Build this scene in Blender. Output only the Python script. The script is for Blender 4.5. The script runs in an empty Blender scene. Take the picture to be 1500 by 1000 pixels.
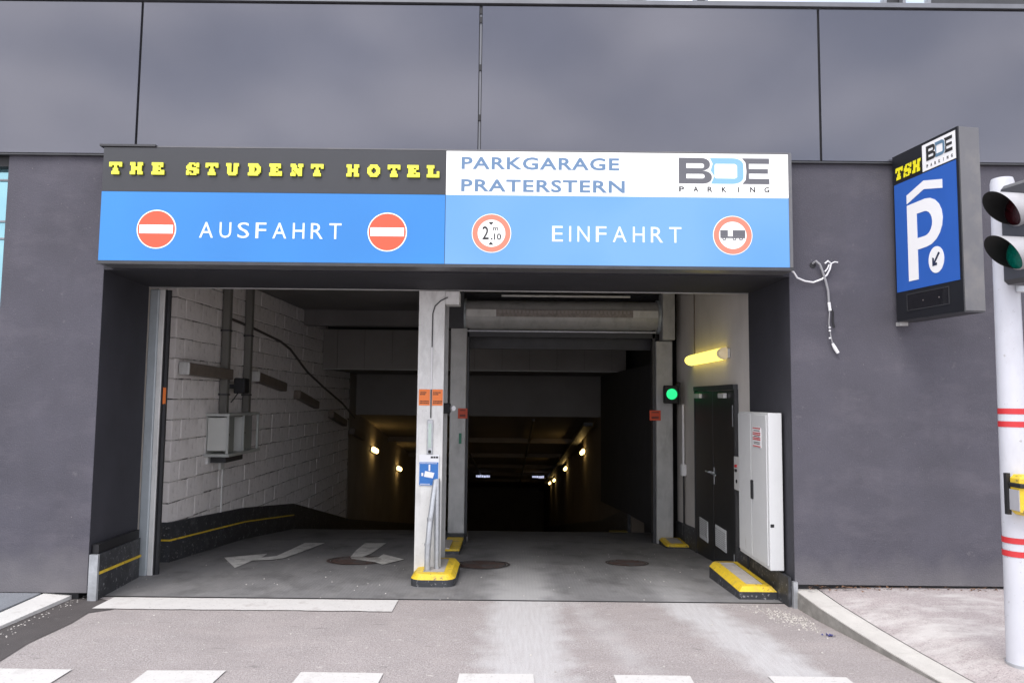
import bpy, math, random
from mathutils import Vector, Matrix
from mathutils.geometry import tessellate_polygon
random.seed(7)
S = bpy.context.scene
R = math.radians
# ---------------------------------------------------------------- camera
cam_d = bpy.data.cameras.new("camera"); cam = bpy.data.objects.new("camera", cam_d)
S.collection.objects.link(cam); S.camera = cam
p, r = R(4.4), .0105
F = Vector((0, math.cos(p), math.sin(p))); R0 = Vector((1, 0, 0)); U0 = Vector((0, -math.sin(p), math.cos(p)))
U = U0*math.cos(r) - R0*math.sin(r); Rt = R0*math.cos(r) + U0*math.sin(r)
cam.matrix_world = Matrix(((Rt.x, U.x, -F.x, 0), (Rt.y, U.y, -F.y, -7), (Rt.z, U.z, -F.z, 1.9), (0, 0, 0, 1)))
cam_d.sensor_width = 36; cam_d.lens = 26.0; cam_d.clip_start = .05; cam_d.clip_end = 900
# ---------------------------------------------------------------- world
SUN_EL, SUN_AZ = R(56), R(205)      # azimuth clockwise from +Y: behind the camera, a little to the left
W = bpy.data.worlds.new("World"); S.world = W; W.use_nodes = True
nt = W.node_tree; nt.nodes.clear()
def nd(t, n, **k):
    o = t.nodes.new(n)
    for a, b in k.items(): setattr(o, a, b)
    return o
out = nd(nt, 'ShaderNodeOutputWorld'); bg = nd(nt, 'ShaderNodeBackground')
sky = nd(nt, 'ShaderNodeTexSky', sky_type='NISHITA', sun_disc=False)
sky.sun_elevation = SUN_EL; sky.sun_rotation = SUN_AZ; sky.air_density = 1; sky.dust_density = 2
tc = nd(nt, 'ShaderNodeTexCoord')
mp = nd(nt, 'ShaderNodeMapping'); mp.inputs['Scale'].default_value = (1, 1, 2.2)
no = nd(nt, 'ShaderNodeTexNoise'); no.inputs['Scale'].default_value = 2.3; no.inputs['Detail'].default_value = 5; no.inputs['Roughness'].default_value = .5
no2 = nd(nt, 'ShaderNodeTexNoise'); no2.inputs['Scale'].default_value = 4.5; no2.inputs['Detail'].default_value = 4
cr = nd(nt, 'ShaderNodeValToRGB'); cr.color_ramp.elements[0].position = .34; cr.color_ramp.elements[0].color = (.62,.62,.62,1); cr.color_ramp.elements[1].position = .6
cc = nd(nt, 'ShaderNodeValToRGB'); cc.color_ramp.elements[0].position = .38; cc.color_ramp.elements[0].color = (4.9, 5.2, 6.3, 1)
cc.color_ramp.elements[1].position = .63; cc.color_ramp.elements[1].color = (11.2, 10.9, 11.3, 1)
mx = nd(nt, 'ShaderNodeMix', data_type='RGBA')
L = nt.links.new
L(tc.outputs['Generated'], mp.inputs[0]); L(mp.outputs[0], no.inputs[0]); L(mp.outputs[0], no2.inputs[0])
L(no.outputs[0], cr.inputs[0]); L(no2.outputs[0], cc.inputs[0])
L(cr.outputs[0], mx.inputs[0]); L(sky.outputs[0], mx.inputs[6]); L(cc.outputs[0], mx.inputs[7])
L(mx.outputs[2], bg.inputs[0]); bg.inputs[1].default_value = .1; L(bg.outputs[0], out.inputs[0])
sd = bpy.data.lights.new("sun", 'SUN'); sd.energy = .9; sd.angle = R(35); sd.color = (1, .96, .92)
sun = bpy.data.objects.new("sun", sd); S.collection.objects.link(sun)
dv = Vector((math.sin(SUN_AZ)*math.cos(SUN_EL), math.cos(SUN_AZ)*math.cos(SUN_EL), math.sin(SUN_EL)))
sun.rotation_euler = dv.to_track_quat('Z', 'Y').to_euler(); sun.location = dv*60
S.view_settings.view_transform = 'Standard'; S.view_settings.look = 'None'; S.view_settings.gamma = 1
S.view_settings.use_curve_mapping = False; S.view_settings.exposure = 1.25
S.render.engine = 'CYCLES'
S.cycles.max_bounces = 7; S.cycles.diffuse_bounces = 5

# ---------------------------------------------------------------- materials
EM = .46
def mat(name, col, rough=.7, metal=0, var=.12, vs=3, bump=0, bs=60, spec=.5, emit=0, ecol=None, speck=None, dirt=None, coat=0):
    m = bpy.data.materials.new(name); m.use_nodes = True; t = m.node_tree; b = t.nodes['Principled BSDF']; l = t.links.new
    b.inputs['Roughness'].default_value = rough; b.inputs['Metallic'].default_value = metal
    b.inputs['Specular IOR Level'].default_value = spec; b.inputs['Coat Weight'].default_value = coat
    c = nd(t, 'ShaderNodeTexCoord'); src = c.outputs['Object']
    n = nd(t, 'ShaderNodeTexNoise'); n.inputs['Scale'].default_value = vs; n.inputs['Detail'].default_value = 6; n.inputs['Roughness'].default_value = .62
    l(src, n.inputs[0])
    ra = nd(t, 'ShaderNodeValToRGB'); ra.color_ramp.elements[0].position = .3; ra.color_ramp.elements[1].position = .7
    ra.color_ramp.elements[0].color = tuple(x*(1-var) for x in col)+(1,); ra.color_ramp.elements[1].color = tuple(min(1, x*(1+var)) for x in col)+(1,)
    l(n.outputs[0], ra.inputs[0]); cur = ra.outputs[0]
    def blend(cur, scale, lo, hi, colr, detail=4, amt=1, mapping=None):
        q = nd(t, 'ShaderNodeTexNoise'); q.inputs['Scale'].default_value = scale; q.inputs['Detail'].default_value = detail; q.inputs['Roughness'].default_value = .65
        if mapping:
            mm = nd(t, 'ShaderNodeMapping'); mm.inputs['Scale'].default_value = mapping; l(src, mm.inputs[0]); l(mm.outputs[0], q.inputs[0])
        else: l(src, q.inputs[0])
        mr = nd(t, 'ShaderNodeMapRange'); mr.inputs[1].default_value = lo; mr.inputs[2].default_value = hi; mr.inputs[4].default_value = amt
        l(q.outputs[0], mr.inputs[0])
        x = nd(t, 'ShaderNodeMix', data_type='RGBA'); l(mr.outputs[0], x.inputs[0]); l(cur, x.inputs[6]); x.inputs[7].default_value = tuple(colr)+(1,)
        return x.outputs[2]
    for s in (speck or []): cur = blend(cur, *s)
    for s in (dirt or []): cur = blend(cur, *s)
    l(cur, b.inputs['Base Color'])
    if bump:
        q = nd(t, 'ShaderNodeTexNoise'); q.inputs['Scale'].default_value = bs; q.inputs['Detail'].default_value = 5; l(src, q.inputs[0])
        bp = nd(t, 'ShaderNodeBump'); bp.inputs['Strength'].default_value = bump; bp.inputs['Distance'].default_value = .01
        l(q.outputs[0], bp.inputs['Height']); l(bp.outputs[0], b.inputs['Normal'])
    if emit:
        b.inputs['Emission Color'].default_value = tuple(ecol or col)+(1,); b.inputs['Emission Strength'].default_value = emit*EM
    return m
plaster = mat('plaster', (.076,.073,.09), .85, var=.15, vs=1.6, bump=.35, bs=70, dirt=[(2.2,.5,.78,(.14,.13,.15),5,.55,(.6,.6,1.4)), (1.3,.5,.7,(.07,.068,.082),7,.5,(2.5,2.5,.35)), (9,.64,.7,(.16,.15,.16),6,.4), (110,.56,.7,(.15,.145,.16),2,.45), (38,.72,.75,(.3,.28,.27),2,.6)])
def base_dust(m, z0, h, col, amt):
    t = m.node_tree; l = t.links.new; b = t.nodes['Principled BSDF']; cur = b.inputs['Base Color'].links[0].from_socket
    c = nd(t, 'ShaderNodeTexCoord'); s = nd(t, 'ShaderNodeSeparateXYZ'); l(c.outputs['Object'], s.inputs[0])
    n = nd(t, 'ShaderNodeTexNoise'); n.inputs['Scale'].default_value = 4; n.inputs['Detail'].default_value = 8; l(c.outputs['Object'], n.inputs[0])
    a = nd(t, 'ShaderNodeMath', operation='MULTIPLY_ADD'); a.inputs[1].default_value = -1.1*h; l(n.outputs[0], a.inputs[0]); l(s.outputs[2], a.inputs[2])
    mr = nd(t, 'ShaderNodeMapRange'); mr.inputs[1].default_value = z0+h*.3; mr.inputs[2].default_value = z0-h*.6; mr.inputs[4].default_value = amt; l(a.outputs[0], mr.inputs[0])
    x = nd(t, 'ShaderNodeMix', data_type='RGBA'); l(mr.outputs[0], x.inputs[0]); l(cur, x.inputs[6]); x.inputs[7].default_value = tuple(col)+(1,); l(x.outputs[2], b.inputs['Base Color'])
base_dust(plaster, .2, .35, (.2,.19,.19), .5)
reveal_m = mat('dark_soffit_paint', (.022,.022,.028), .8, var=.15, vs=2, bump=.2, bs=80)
reveal2 = mat('dark_reveal', (.035,.035,.044), .8, var=.15, vs=2, bump=.2, bs=80)  # even tone for the opening sides, darker than the front plaster
panel_m = mat('facade_panel', (.112,.115,.136), .09, .42, var=.05, vs=.8, spec=.6, bump=.012, bs=1.3)
black = mat('black', (.012,.012,.014), .6, var=.2)
sill_m = mat('sill_metal', (.16,.165,.18), .4, .3)
whitegrey = mat('light_grey_steel', (.68,.68,.66), .5, .1, var=.08, vs=5, dirt=[(6,.5,.75,(.3,.29,.27),5,.5,(1,1,.35)), (60,.68,.74,(.2,.18,.16),2,.5)])
railm = mat('blue_grey_steel', (.4,.44,.46), .45, .2, var=.08, vs=4, dirt=[(5,.5,.8,(.2,.21,.22),5,.5,(1,1,.3))])
darksteel = mat('dark_steel', (.055,.056,.06), .5, .3, var=.15, vs=6)
greysteel = mat('grey_steel', (.44,.44,.43), .5, .2, var=.1, vs=5, dirt=[(7,.5,.8,(.15,.15,.14),5,.5,(1,1,.3))])
block_m = mat('white_painted_block', (.84,.8,.78), .85, var=.09, vs=2.2, bump=.5, bs=45, dirt=[(1.8,.5,.75,(.5,.46,.43),6,.55), (7,.6,.7,(.42,.38,.35),5,.5,(1,1,.4)), (24,.66,.72,(.12,.1,.09),4,.75)])
mortar = mat('mortar', (.5,.47,.45), .95, var=.3, vs=12, dirt=[(4,.48,.58,(.08,.07,.065),6,.95)], bump=.5, bs=80)
conc = mat('concrete', (.19,.18,.175), .85, var=.15, vs=1.2, bump=.2, bs=50, dirt=[(2,.5,.8,(.2,.19,.18),5,.5)])
concw = mat('painted_concrete', (.27,.255,.24), .85, var=.1, vs=1.2, bump=.15, bs=50, dirt=[(1.6,.5,.8,(.28,.26,.24),5,.5,(1,1,.5))])
lightwall = mat('light_plaster', (.68,.645,.6), .85, var=.06, vs=1.5, bump=.15, bs=60, dirt=[(2,.5,.85,(.5,.47,.43),5,.5,(1,1,.4))])
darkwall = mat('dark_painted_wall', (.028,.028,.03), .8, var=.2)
tunnelw = mat('tunnel_wall', (.17,.14,.11), .85, var=.12, vs=1)
rubber = mat('black_rubber', (.035,.037,.042), .55, var=.3, vs=6, bump=.15, bs=30, dirt=[(5,.55,.8,(.2,.2,.21),6,.6), (26,.6,.67,(.42,.42,.42),4,.6)])
yellow = mat('yellow_paint', (.75,.52,.03), .55, var=.1, vs=6, bump=.1, bs=40, dirt=[(7,.52,.68,(.4,.3,.1),7,.7), (22,.6,.66,(.1,.09,.07),5,.75), (60,.64,.7,(.6,.58,.5),3,.5)])
padtop = mat('pad_concrete', (.42,.39,.36), .9, var=.15, vs=6, bump=.4, bs=60, dirt=[(14,.6,.7,(.65,.62,.58),5,.6)])
galv = mat('galvanised_steel', (.48,.5,.52), .38, .6, var=.15, vs=14)
paintw = mat('road_paint', (.6,.585,.56), .8, var=.05, vs=5, bump=.2, bs=80, dirt=[(5,.54,.72,(.4,.37,.35),8,.7), (45,.6,.68,(.33,.3,.29),4,.6)])
paintold = mat('worn_road_paint', (.66,.65,.62), .8, var=.1, vs=5, bump=.2, bs=80, dirt=[(7,.5,.7,(.24,.23,.22),7,.7), (45,.58,.68,(.2,.19,.19),4,.6)])
kerb_m = mat('kerb_stone', (.55,.53,.49), .85, var=.1, vs=4, bump=.35, bs=70, speck=[(120,.6,.7,(.3,.28,.27),2,.5)], dirt=[(3,.5,.75,(.36,.33,.31),6,.5)])
kerbf = mat('stained_kerb_face', (.22,.21,.19), .9, var=.25, vs=7, bump=.4, bs=60, dirt=[(9,.5,.7,(.36,.35,.32),5,.6)])
kerbw = mat('white_painted_kerb', (.6,.585,.56), .8, var=.05, vs=5, bump=.3, bs=60, dirt=[(8,.56,.72,(.4,.37,.34),6,.7)])
walk_m = mat('sidewalk_asphalt', (.42,.37,.36), .9, var=.08, vs=2, bump=.5, bs=120, speck=[(85,.5,.62,(.2,.18,.175),3,.65), (70,.56,.66,(.6,.57,.54),3,.55)], dirt=[(2.4,.48,.64,(.58,.555,.53),8,.85,(.7,1.5,1))])
walkl_m = mat('sidewalk_grey_asphalt', (.2,.21,.23), .9, var=.1, vs=3, bump=.35, bs=160, speck=[(190,.56,.66,(.1,.1,.1),2,.6), (150,.62,.7,(.45,.45,.47),2,.6)])
patch_m = mat('asphalt_patch', (.075,.066,.064), .88, var=.15, vs=4, bump=.5, bs=170, speck=[(210,.6,.68,(.16,.14,.14),2,.6)], dirt=[(11,.64,.7,(.35,.33,.31),6,.5)])
rust = mat('rusty_iron', (.085,.052,.042), .8, .2, var=.3, vs=6, bump=.6, bs=70, dirt=[(5,.45,.6,(.075,.072,.07),5,.85)])
white = mat('white_paint', (.8,.8,.81), .35, var=.03, vs=4)
cabm = mat('cabinet_grey', (.62,.63,.63), .45, var=.03, vs=3, dirt=[(3,.55,.85,(.5,.5,.49),5,.4), (12,.66,.72,(.4,.38,.35),6,.5,(1,1,.3))])
dooRm = mat('black_door_paint', (.016,.017,.019), .42, var=.15, vs=4, dirt=[(5,.55,.8,(.035,.035,.038),5,.6)])
orange = mat('orange_sticker', (.8,.2,.04), .5, var=.05)
redst = mat('red_orange_sticker', (.62,.07,.02), .5, var=.1)
redp = mat('red_paint', (.55,.03,.035), .5, var=.1)
ink = mat('black_ink', (.02,.02,.02), .6)
lampb = mat('lamp_brown_housing', (.17,.14,.115), .5, var=.15, vs=8, dirt=[(6,.5,.8,(.28,.25,.22),5,.4)])
winglass = mat('window_glass', (.8,.85,.9), .05, .85, var=.03, vs=.5)
cyanglass = mat('cyan_window_glass', (.22,.42,.48), .06, .6, var=.08, vs=1.2)
winframe = mat('window_frame_grey', (.25,.26,.28), .4, .3)
tsfront = mat('sign_front_grey', (.2,.205,.215), .4, .2, var=.05)
signside = mat('sign_side_grey', (.135,.135,.142), .4, .3, var=.06, vs=3, dirt=[(4,.5,.8,(.26,.24,.21),4,.4)])
def lit(name, col, e, base=None):
    return mat(name, base or tuple(c*.6 for c in col), .35, var=.02, vs=2, emit=e, ecol=col)
def blit(name, a, b, e):        # backlit film with tubes behind: slowly varying brightness
    m = lit(name, a, e, tuple(c*.45 for c in a)); t = m.node_tree; bs = t.nodes['Principled BSDF']
    c = nd(t, 'ShaderNodeTexCoord'); n = nd(t, 'ShaderNodeTexNoise'); n.inputs['Scale'].default_value = .8; n.inputs['Detail'].default_value = 1
    ra = nd(t, 'ShaderNodeValToRGB'); ra.color_ramp.elements[0].position = .35; ra.color_ramp.elements[1].position = .65
    ra.color_ramp.elements[0].color = a+(1,); ra.color_ramp.elements[1].color = b+(1,)
    t.links.new(c.outputs['Object'], n.inputs[0]); t.links.new(n.outputs[0], ra.inputs[0]); t.links.new(ra.outputs[0], bs.inputs['Emission Color'])
    return m
sblue1 = blit('backlit_blue_left', (.03,.215,.6), (.04,.28,.72), .7)
sblue2 = blit('backlit_blue_right', (.1,.29,.64), (.19,.38,.74), .8)
swhite = lit('backlit_white', (.9,.9,.9), .7)
sblack = mat('sign_dark_band', (.036,.038,.043), .4, var=.08, vs=1.5)
syellow = lit('lit_yellow_letters', (.82,.8,.06), .7)
sred = lit('backlit_red', (.85,.14,.06), .6, (.3,.04,.02))
sred2 = lit('backlit_pale_red', (.8,.27,.2), .6, (.4,.1,.06))
stext = lit('backlit_text_blue', (.15,.26,.42), .4, (.08,.14,.24))
sgrey = lit('backlit_logo_grey', (.14,.14,.16), .45, (.07,.07,.08))
slblue = lit('backlit_logo_blue', (.25,.5,.85), .5, (.12,.25,.42))
sink = mat('backlit_ink', (.022,.022,.022), .5)
slet = lit('backlit_white_letters', (.8,.87,.9), .45)

def street_mat():
    m = mat('street_asphalt', (.37,.334,.322), .88, var=.09, vs=2.2, bump=.6, bs=120,
            speck=[(85,.5,.62,(.15,.13,.127),3,.7), (70,.54,.64,(.56,.52,.5),3,.65), (26,.52,.7,(.25,.22,.215),6,.5), (6,.63,.68,(.17,.155,.15),8,.6,(.5,1.5,1)), (1.1,.48,.62,(.29,.26,.25),7,.55,(.5,1.4,1)), (14,.66,.7,(.6,.57,.54),6,.6,(.6,1.7,1))],
            dirt=[(9,.63,.68,(.62,.58,.54),8,.6,(.7,1.6,1)), (2.2,.5,.75,(.4,.35,.335),6,.6,(.6,1.3,1)), (26,.70,.73,(.7,.66,.6),3,.8,(.6,1.4,1))])
    t = m.node_tree; l = t.links.new; b = t.nodes['Principled BSDF']; cur = b.inputs['Base Color'].links[0].from_socket
    c = nd(t, 'ShaderNodeTexCoord'); s = nd(t, 'ShaderNodeSeparateXYZ'); l(c.outputs['Object'], s.inputs[0])
    def mth(op, a, bb=None, clamp=False):
        o = nd(t, 'ShaderNodeMath', operation=op, use_clamp=clamp)
        for i, v in enumerate((a, bb)):
            if v is None: continue
            if isinstance(v, (int, float)): o.inputs[i].default_value = v
            else: l(v, o.inputs[i])
        return o.outputs[0]
    wn = nd(t, 'ShaderNodeTexNoise'); wn.inputs['Scale'].default_value = 5; wn.inputs['Detail'].default_value = 7; l(c.outputs['Object'], wn.inputs[0])
    mpn = nd(t, 'ShaderNodeMapping'); mpn.inputs['Scale'].default_value = (28, 2.2, 1); l(c.outputs['Object'], mpn.inputs[0])
    ws = nd(t, 'ShaderNodeTexNoise'); ws.inputs['Scale'].default_value = 1.5; ws.inputs['Detail'].default_value = 5; l(mpn.outputs[0], ws.inputs[0])
    tot = None
    for cx, hw, amt in ((.14,.32,.8), (1.66,.25,.85), (.62,.1,.35)):
        cxx = mth('ADD', mth('MULTIPLY', s.outputs[1], -.03 if cx == .14 else -.2), cx) if cx > .5 else mth('ADD', mth('MULTIPLY', s.outputs[1], .01), cx)
        dist = mth('ABSOLUTE', mth('SUBTRACT', s.outputs[0], cxx))
        dist = mth('ADD', dist, mth('MULTIPLY', mth('SUBTRACT', wn.outputs[0], .5), .45))
        mr = nd(t, 'ShaderNodeMapRange', interpolation_type='SMOOTHSTEP'); mr.inputs[1].default_value = hw+.12; mr.inputs[2].default_value = hw-.16; mr.inputs[3].default_value = 0; mr.inputs[4].default_value = amt
        l(dist, mr.inputs[0]); tot = mr.outputs[0] if tot is None else mth('MAXIMUM', tot, mr.outputs[0])
    tot = mth('MULTIPLY', tot, mth('ADD', mth('MULTIPLY', ws.outputs[0], .9), .35), True)
    x = nd(t, 'ShaderNodeMix', data_type='RGBA'); l(tot, x.inputs[0]); l(cur, x.inputs[6]); x.inputs[7].default_value = (.56,.555,.55,1)
    l(x.outputs[2], b.inputs['Base Color'])
    return m
street_m = street_mat()
def ramp_mat():
    m = mat('ribbed_concrete', (.2,.197,.198), .8, var=.14, vs=2, bump=.2, bs=90, dirt=[(1.5,.48,.7,(.26,.255,.25),7,.7,(1.8,.5,1)), (30,.66,.73,(.5,.49,.47),3,.6), (2,.5,.72,(.075,.073,.072),7,.7,(1,.7,1)), (60,.55,.68,(.15,.147,.145),3,.5)])
    t = m.node_tree; l = t.links.new; b = t.nodes['Principled BSDF']
    c = nd(t, 'ShaderNodeTexCoord'); w = nd(t, 'ShaderNodeTexWave', bands_direction='X'); w.inputs['Scale'].default_value = 9; w.inputs['Distortion'].default_value = 2.5; w.inputs['Detail'].default_value = 2
    l(c.outputs['Object'], w.inputs[0])
    bp = nd(t, 'ShaderNodeBump'); bp.inputs['Strength'].default_value = .13; bp.inputs['Distance'].default_value = .006
    old = b.inputs['Normal'].links[0].from_socket
    l(w.outputs[0], bp.inputs['Height']); l(old, bp.inputs['Normal']); l(bp.outputs[0], b.inputs['Normal'])
    cur = b.inputs['Base Color'].links[0].from_socket
    s = nd(t, 'ShaderNodeSeparateXYZ'); l(c.outputs['Object'], s.inputs[0])
    wn = nd(t, 'ShaderNodeTexNoise'); wn.inputs['Scale'].default_value = 3; wn.inputs['Detail'].default_value = 7; l(c.outputs['Object'], wn.inputs[0])
    def mth(op, a, bb=None, clamp=False):
        o = nd(t, 'ShaderNodeMath', operation=op, use_clamp=clamp)
        for i, v in enumerate((a, bb)):
            if v is None: continue
            if isinstance(v, (int, float)): o.inputs[i].default_value = v
            else: l(v, o.inputs[i])
        return o.outputs[0]
    tot = None
    for cx, hw, amt, ln in ((.12,.3,.75,4.5), (1.66,.2,.5,3)):
        dist = mth('ADD', mth('ABSOLUTE', mth('SUBTRACT', s.outputs[0], cx)), mth('MULTIPLY', mth('SUBTRACT', wn.outputs[0], .5), .5))
        mr = nd(t, 'ShaderNodeMapRange', interpolation_type='SMOOTHSTEP'); mr.inputs[1].default_value = hw+.15; mr.inputs[2].default_value = hw-.2; mr.inputs[4].default_value = amt; l(dist, mr.inputs[0])
        mf = nd(t, 'ShaderNodeMapRange'); mf.inputs[1].default_value = 0; mf.inputs[2].default_value = ln; mf.inputs[3].default_value = 1; mf.inputs[4].default_value = .1; l(s.outputs[1], mf.inputs[0])
        q = mth('MULTIPLY', mr.outputs[0], mf.outputs[0]); tot = q if tot is None else mth('MAXIMUM', tot, q)
    x = nd(t, 'ShaderNodeMix', data_type='RGBA'); l(tot, x.inputs[0]); l(cur, x.inputs[6]); x.inputs[7].default_value = (.46,.455,.45,1)
    l(x.outputs[2], b.inputs['Base Color'])
    return m
ramp_m = ramp_mat()

# ---------------------------------------------------------------- helpers
ORG = {}
COL = S.collection
class MB:
    def __init__(s): s.v = []; s.f = []
    def add(s, v, f):
        o = len(s.v); s.v += [tuple(x) for x in v]; s.f += [tuple(i+o for i in q) for q in f]; return s
    def box(s, x0, x1, y0, y1, z0, z1, c=0):
        if c:
            return s.cham(x0, x1, y0, y1, z0, z1, c)
        v = [(x, y, z) for z in (z0, z1) for y in (y0, y1) for x in (x0, x1)]
        return s.add(v, [(0,2,3,1),(4,5,7,6),(0,1,5,4),(2,6,7,3),(0,4,6,2),(1,3,7,5)])
    def cham(s, x0, x1, y0, y1, z0, z1, c):      # fully chamfered box
        import itertools
        cx, cy, cz = (x0+x1)/2, (y0+y1)/2, (z0+z1)/2; hx, hy, hz = abs(x1-x0)/2, abs(y1-y0)/2, abs(z1-z0)/2
        c = min(c, hx*.9, hy*.9, hz*.9); idx = {}; V = []
        for sx, sy, sz in itertools.product((-1, 1), repeat=3):
            for a in range(3):
                q = [hx-c, hy-c, hz-c]; q[a] = (hx, hy, hz)[a]
                idx[(sx, sy, sz, a)] = len(V); V.append((cx+sx*q[0], cy+sy*q[1], cz+sz*q[2]))
        Fc = []
        for a in range(3):
            b, d = (a+1) % 3, (a+2) % 3
            for sg in (-1, 1):
                k = []
                for sb, sdd in ((-1,-1),(1,-1),(1,1),(-1,1)):
                    q = [0, 0, 0]; q[a] = sg; q[b] = sb; q[d] = sdd; k.append(idx[tuple(q)+(a,)])
                Fc.append(tuple(k if sg > 0 else k[::-1]))
            for sb in (-1, 1):
                for sdd in (-1, 1):
                    def g(sa, ax):
                        q = [0, 0, 0]; q[a] = sa; q[b] = sb; q[d] = sdd; return idx[tuple(q)+(ax,)]
                    k = [g(-1, b), g(1, b), g(1, d), g(-1, d)]
                    Fc.append(tuple(k if sb*sdd < 0 else k[::-1]))
        for sx, sy, sz in itertools.product((-1, 1), repeat=3):
            k = [idx[(sx, sy, sz, a)] for a in range(3)]
            Fc.append(tuple(k if sx*sy*sz > 0 else k[::-1]))
        return s.add(V, Fc)
    def prism(s, pts, z0, z1):                   # footprint xy, z may be lists
        n = len(pts); a = z0 if isinstance(z0, (list, tuple)) else [z0]*n; b = z1 if isinstance(z1, (list, tuple)) else [z1]*n
        v = [(x, y, a[i]) for i, (x, y) in enumerate(pts)]+[(x, y, b[i]) for i, (x, y) in enumerate(pts)]
        return s.add(v, [tuple(range(n))[::-1], tuple(range(n, 2*n))]+[(i, (i+1) % n, n+(i+1) % n, n+i) for i in range(n)])
    def sheet(s, pts): return s.add(pts, [tuple(range(len(pts)))])
    def yz(s, pts, x0, x1):                      # profile in yz, extruded along x
        n = len(pts); v = [(x0, y, z) for y, z in pts]+[(x1, y, z) for y, z in pts]
        return s.add(v, [tuple(range(n)), tuple(range(n, 2*n))[::-1]]+[(i, n+i, n+(i+1) % n, (i+1) % n) for i in range(n)])
    def flat(s, loops, y, d=.003, P=None):       # 2-D loops in xz (first outer, rest holes), raised d towards -Y
        tri = tessellate_polygon([[Vector((a, b, 0)) for a, b in lp] for lp in loops]); pts = [q for lp in loops for q in lp]
        n = len(pts); v = [(a, y-d, b) for a, b in pts]+[(a, y, b) for a, b in pts]; f = []
        for t in tri:
            A, B, Cc = [pts[i] for i in t]
            ar = (B[0]-A[0])*(Cc[1]-A[1])-(B[1]-A[1])*(Cc[0]-A[0])
            f.append(tuple(t) if ar > 0 else tuple(t)[::-1])
        o = 0
        for li, lp in enumerate(loops):
            k = len(lp); ar = sum(lp[i][0]*lp[(i+1) % k][1]-lp[(i+1) % k][0]*lp[i][1] for i in range(k)); fl = (ar > 0) == (li == 0)
            for i in range(k):
                q = (o+i, o+(i+1) % k, n+o+(i+1) % k, n+o+i); f.append(q[::-1] if fl else q)
            o += k
        if P: v = [P(q) for q in v]
        return s.add(v, f)
    def tube(s, path, rad, n=10, caps=True):
        path = [Vector(q) for q in path]; rr = rad if isinstance(rad, (list, tuple)) else [rad]*len(path); rings = []
        up = None
        for i, q in enumerate(path):
            d = (path[min(i+1, len(path)-1)]-path[max(i-1, 0)]).normalized()
            if up is None: up = Vector((0, 0, 1)) if abs(d.z) < .9 else Vector((1, 0, 0))
            a = d.cross(up).normalized(); b = a.cross(d).normalized(); up = b
            rings.append([q+(a*math.cos(2*math.pi*k/n)+b*math.sin(2*math.pi*k/n))*rr[i] for k in range(n)])
        v = [x for rg in rings for x in rg]; f = []
        for i in range(len(path)-1):
            for k in range(n): f.append((i*n+k, i*n+(k+1) % n, (i+1)*n+(k+1) % n, (i+1)*n+k))
        if caps: f += [tuple(range(n))[::-1], tuple((len(path)-1)*n+k for k in range(n))]
        return s.add(v, f)
    def build(s, name, m, parent=None, smooth=False, kind=None, org=None):
        me = bpy.data.meshes.new(name); o = (0, 0, 0)
        if parent is not None: o = ORG[parent.name]
        elif org: o = org
        me.from_pydata([(a-o[0], b-o[1], c-o[2]) for a, b, c in s.v], [], s.f)
        for q in (m if isinstance(m, list) else [m]): me.materials.append(q)
        if smooth:
            me.polygons.foreach_set('use_smooth', [True]*len(me.polygons))
            me.set_sharp_from_angle(angle=R(40))
        ob = bpy.data.objects.new(name, me); COL.objects.link(ob)
        if parent is not None: ob.parent = parent; ORG[ob.name] = o
        else: ob.location = o; ORG[ob.name] = o
        if kind: ob['kind'] = kind
        return ob
def tag(o, label, cat, group=None, kind=None):
    o['label'] = label; o['category'] = cat
    if group: o['group'] = group
    if kind: o['kind'] = kind
    return o
def thing(name, label, cat, loc=(0,0,0), rotz=0, group=None, org=None):
    o = bpy.data.objects.new(name, None); COL.objects.link(o); o.location = loc; o.rotation_euler = (0, 0, rotz)
    o.empty_display_size = .1; ORG[o.name] = org if org is not None else loc
    return tag(o, label, cat, group)
def copy_tree(o, par=None):
    c = o.copy(); COL.objects.link(c)
    if par: c.parent = par
    for ch in list(o.children): copy_tree(ch, c)
    return c
def bx(name, m, parent, *a, c=0, **k): return MB().box(*a, c=c).build(name, m, parent, **k)
def circ(cx, cz, rad, n=40): return [(cx+rad*math.cos(2*math.pi*i/n), cz+rad*math.sin(2*math.pi*i/n)) for i in range(n)]
def text(body, x0, x1, z0, z1, y, d=.003, off=0, sp=1.0):
    """lettering fitted to the rectangle x0..x1, z0..z1 on the plane y, raised towards -Y"""
    cu = bpy.data.curves.new('t', 'FONT'); cu.body = body; cu.size = 1; cu.offset = off; cu.space_character = sp; cu.resolution_u = 3
    ob = bpy.data.objects.new('t', cu); COL.objects.link(ob)
    dg = bpy.context.evaluated_depsgraph_get(); me = ob.evaluated_get(dg).to_mesh()
    v = [q.co.copy() for q in me.vertices]; f = [tuple(q.vertices) for q in me.polygons]
    eb = {}
    for q in f:
        for i in range(len(q)):
            a, b = q[i], q[(i+1) % len(q)]; eb[(a, b)] = 1
    ax, bxx = min(q.x for q in v), max(q.x for q in v); az, bz = min(q.y for q in v), max(q.y for q in v)
    P = [(x0+(q.x-ax)/(bxx-ax)*(x1-x0), z0+(q.y-az)/(bz-az)*(z1-z0)) for q in v]; n = len(P)
    ob.evaluated_get(dg).to_mesh_clear(); bpy.data.objects.remove(ob); bpy.data.curves.remove(cu)
    V = [(a, y-d, b) for a, b in P]+[(a, y, b) for a, b in P]; FF = list(f)
    for (a, b) in eb:
        if (b, a) not in eb: FF.append((b, a, a+n, b+n))
    return MB().add(V, FF)
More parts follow.
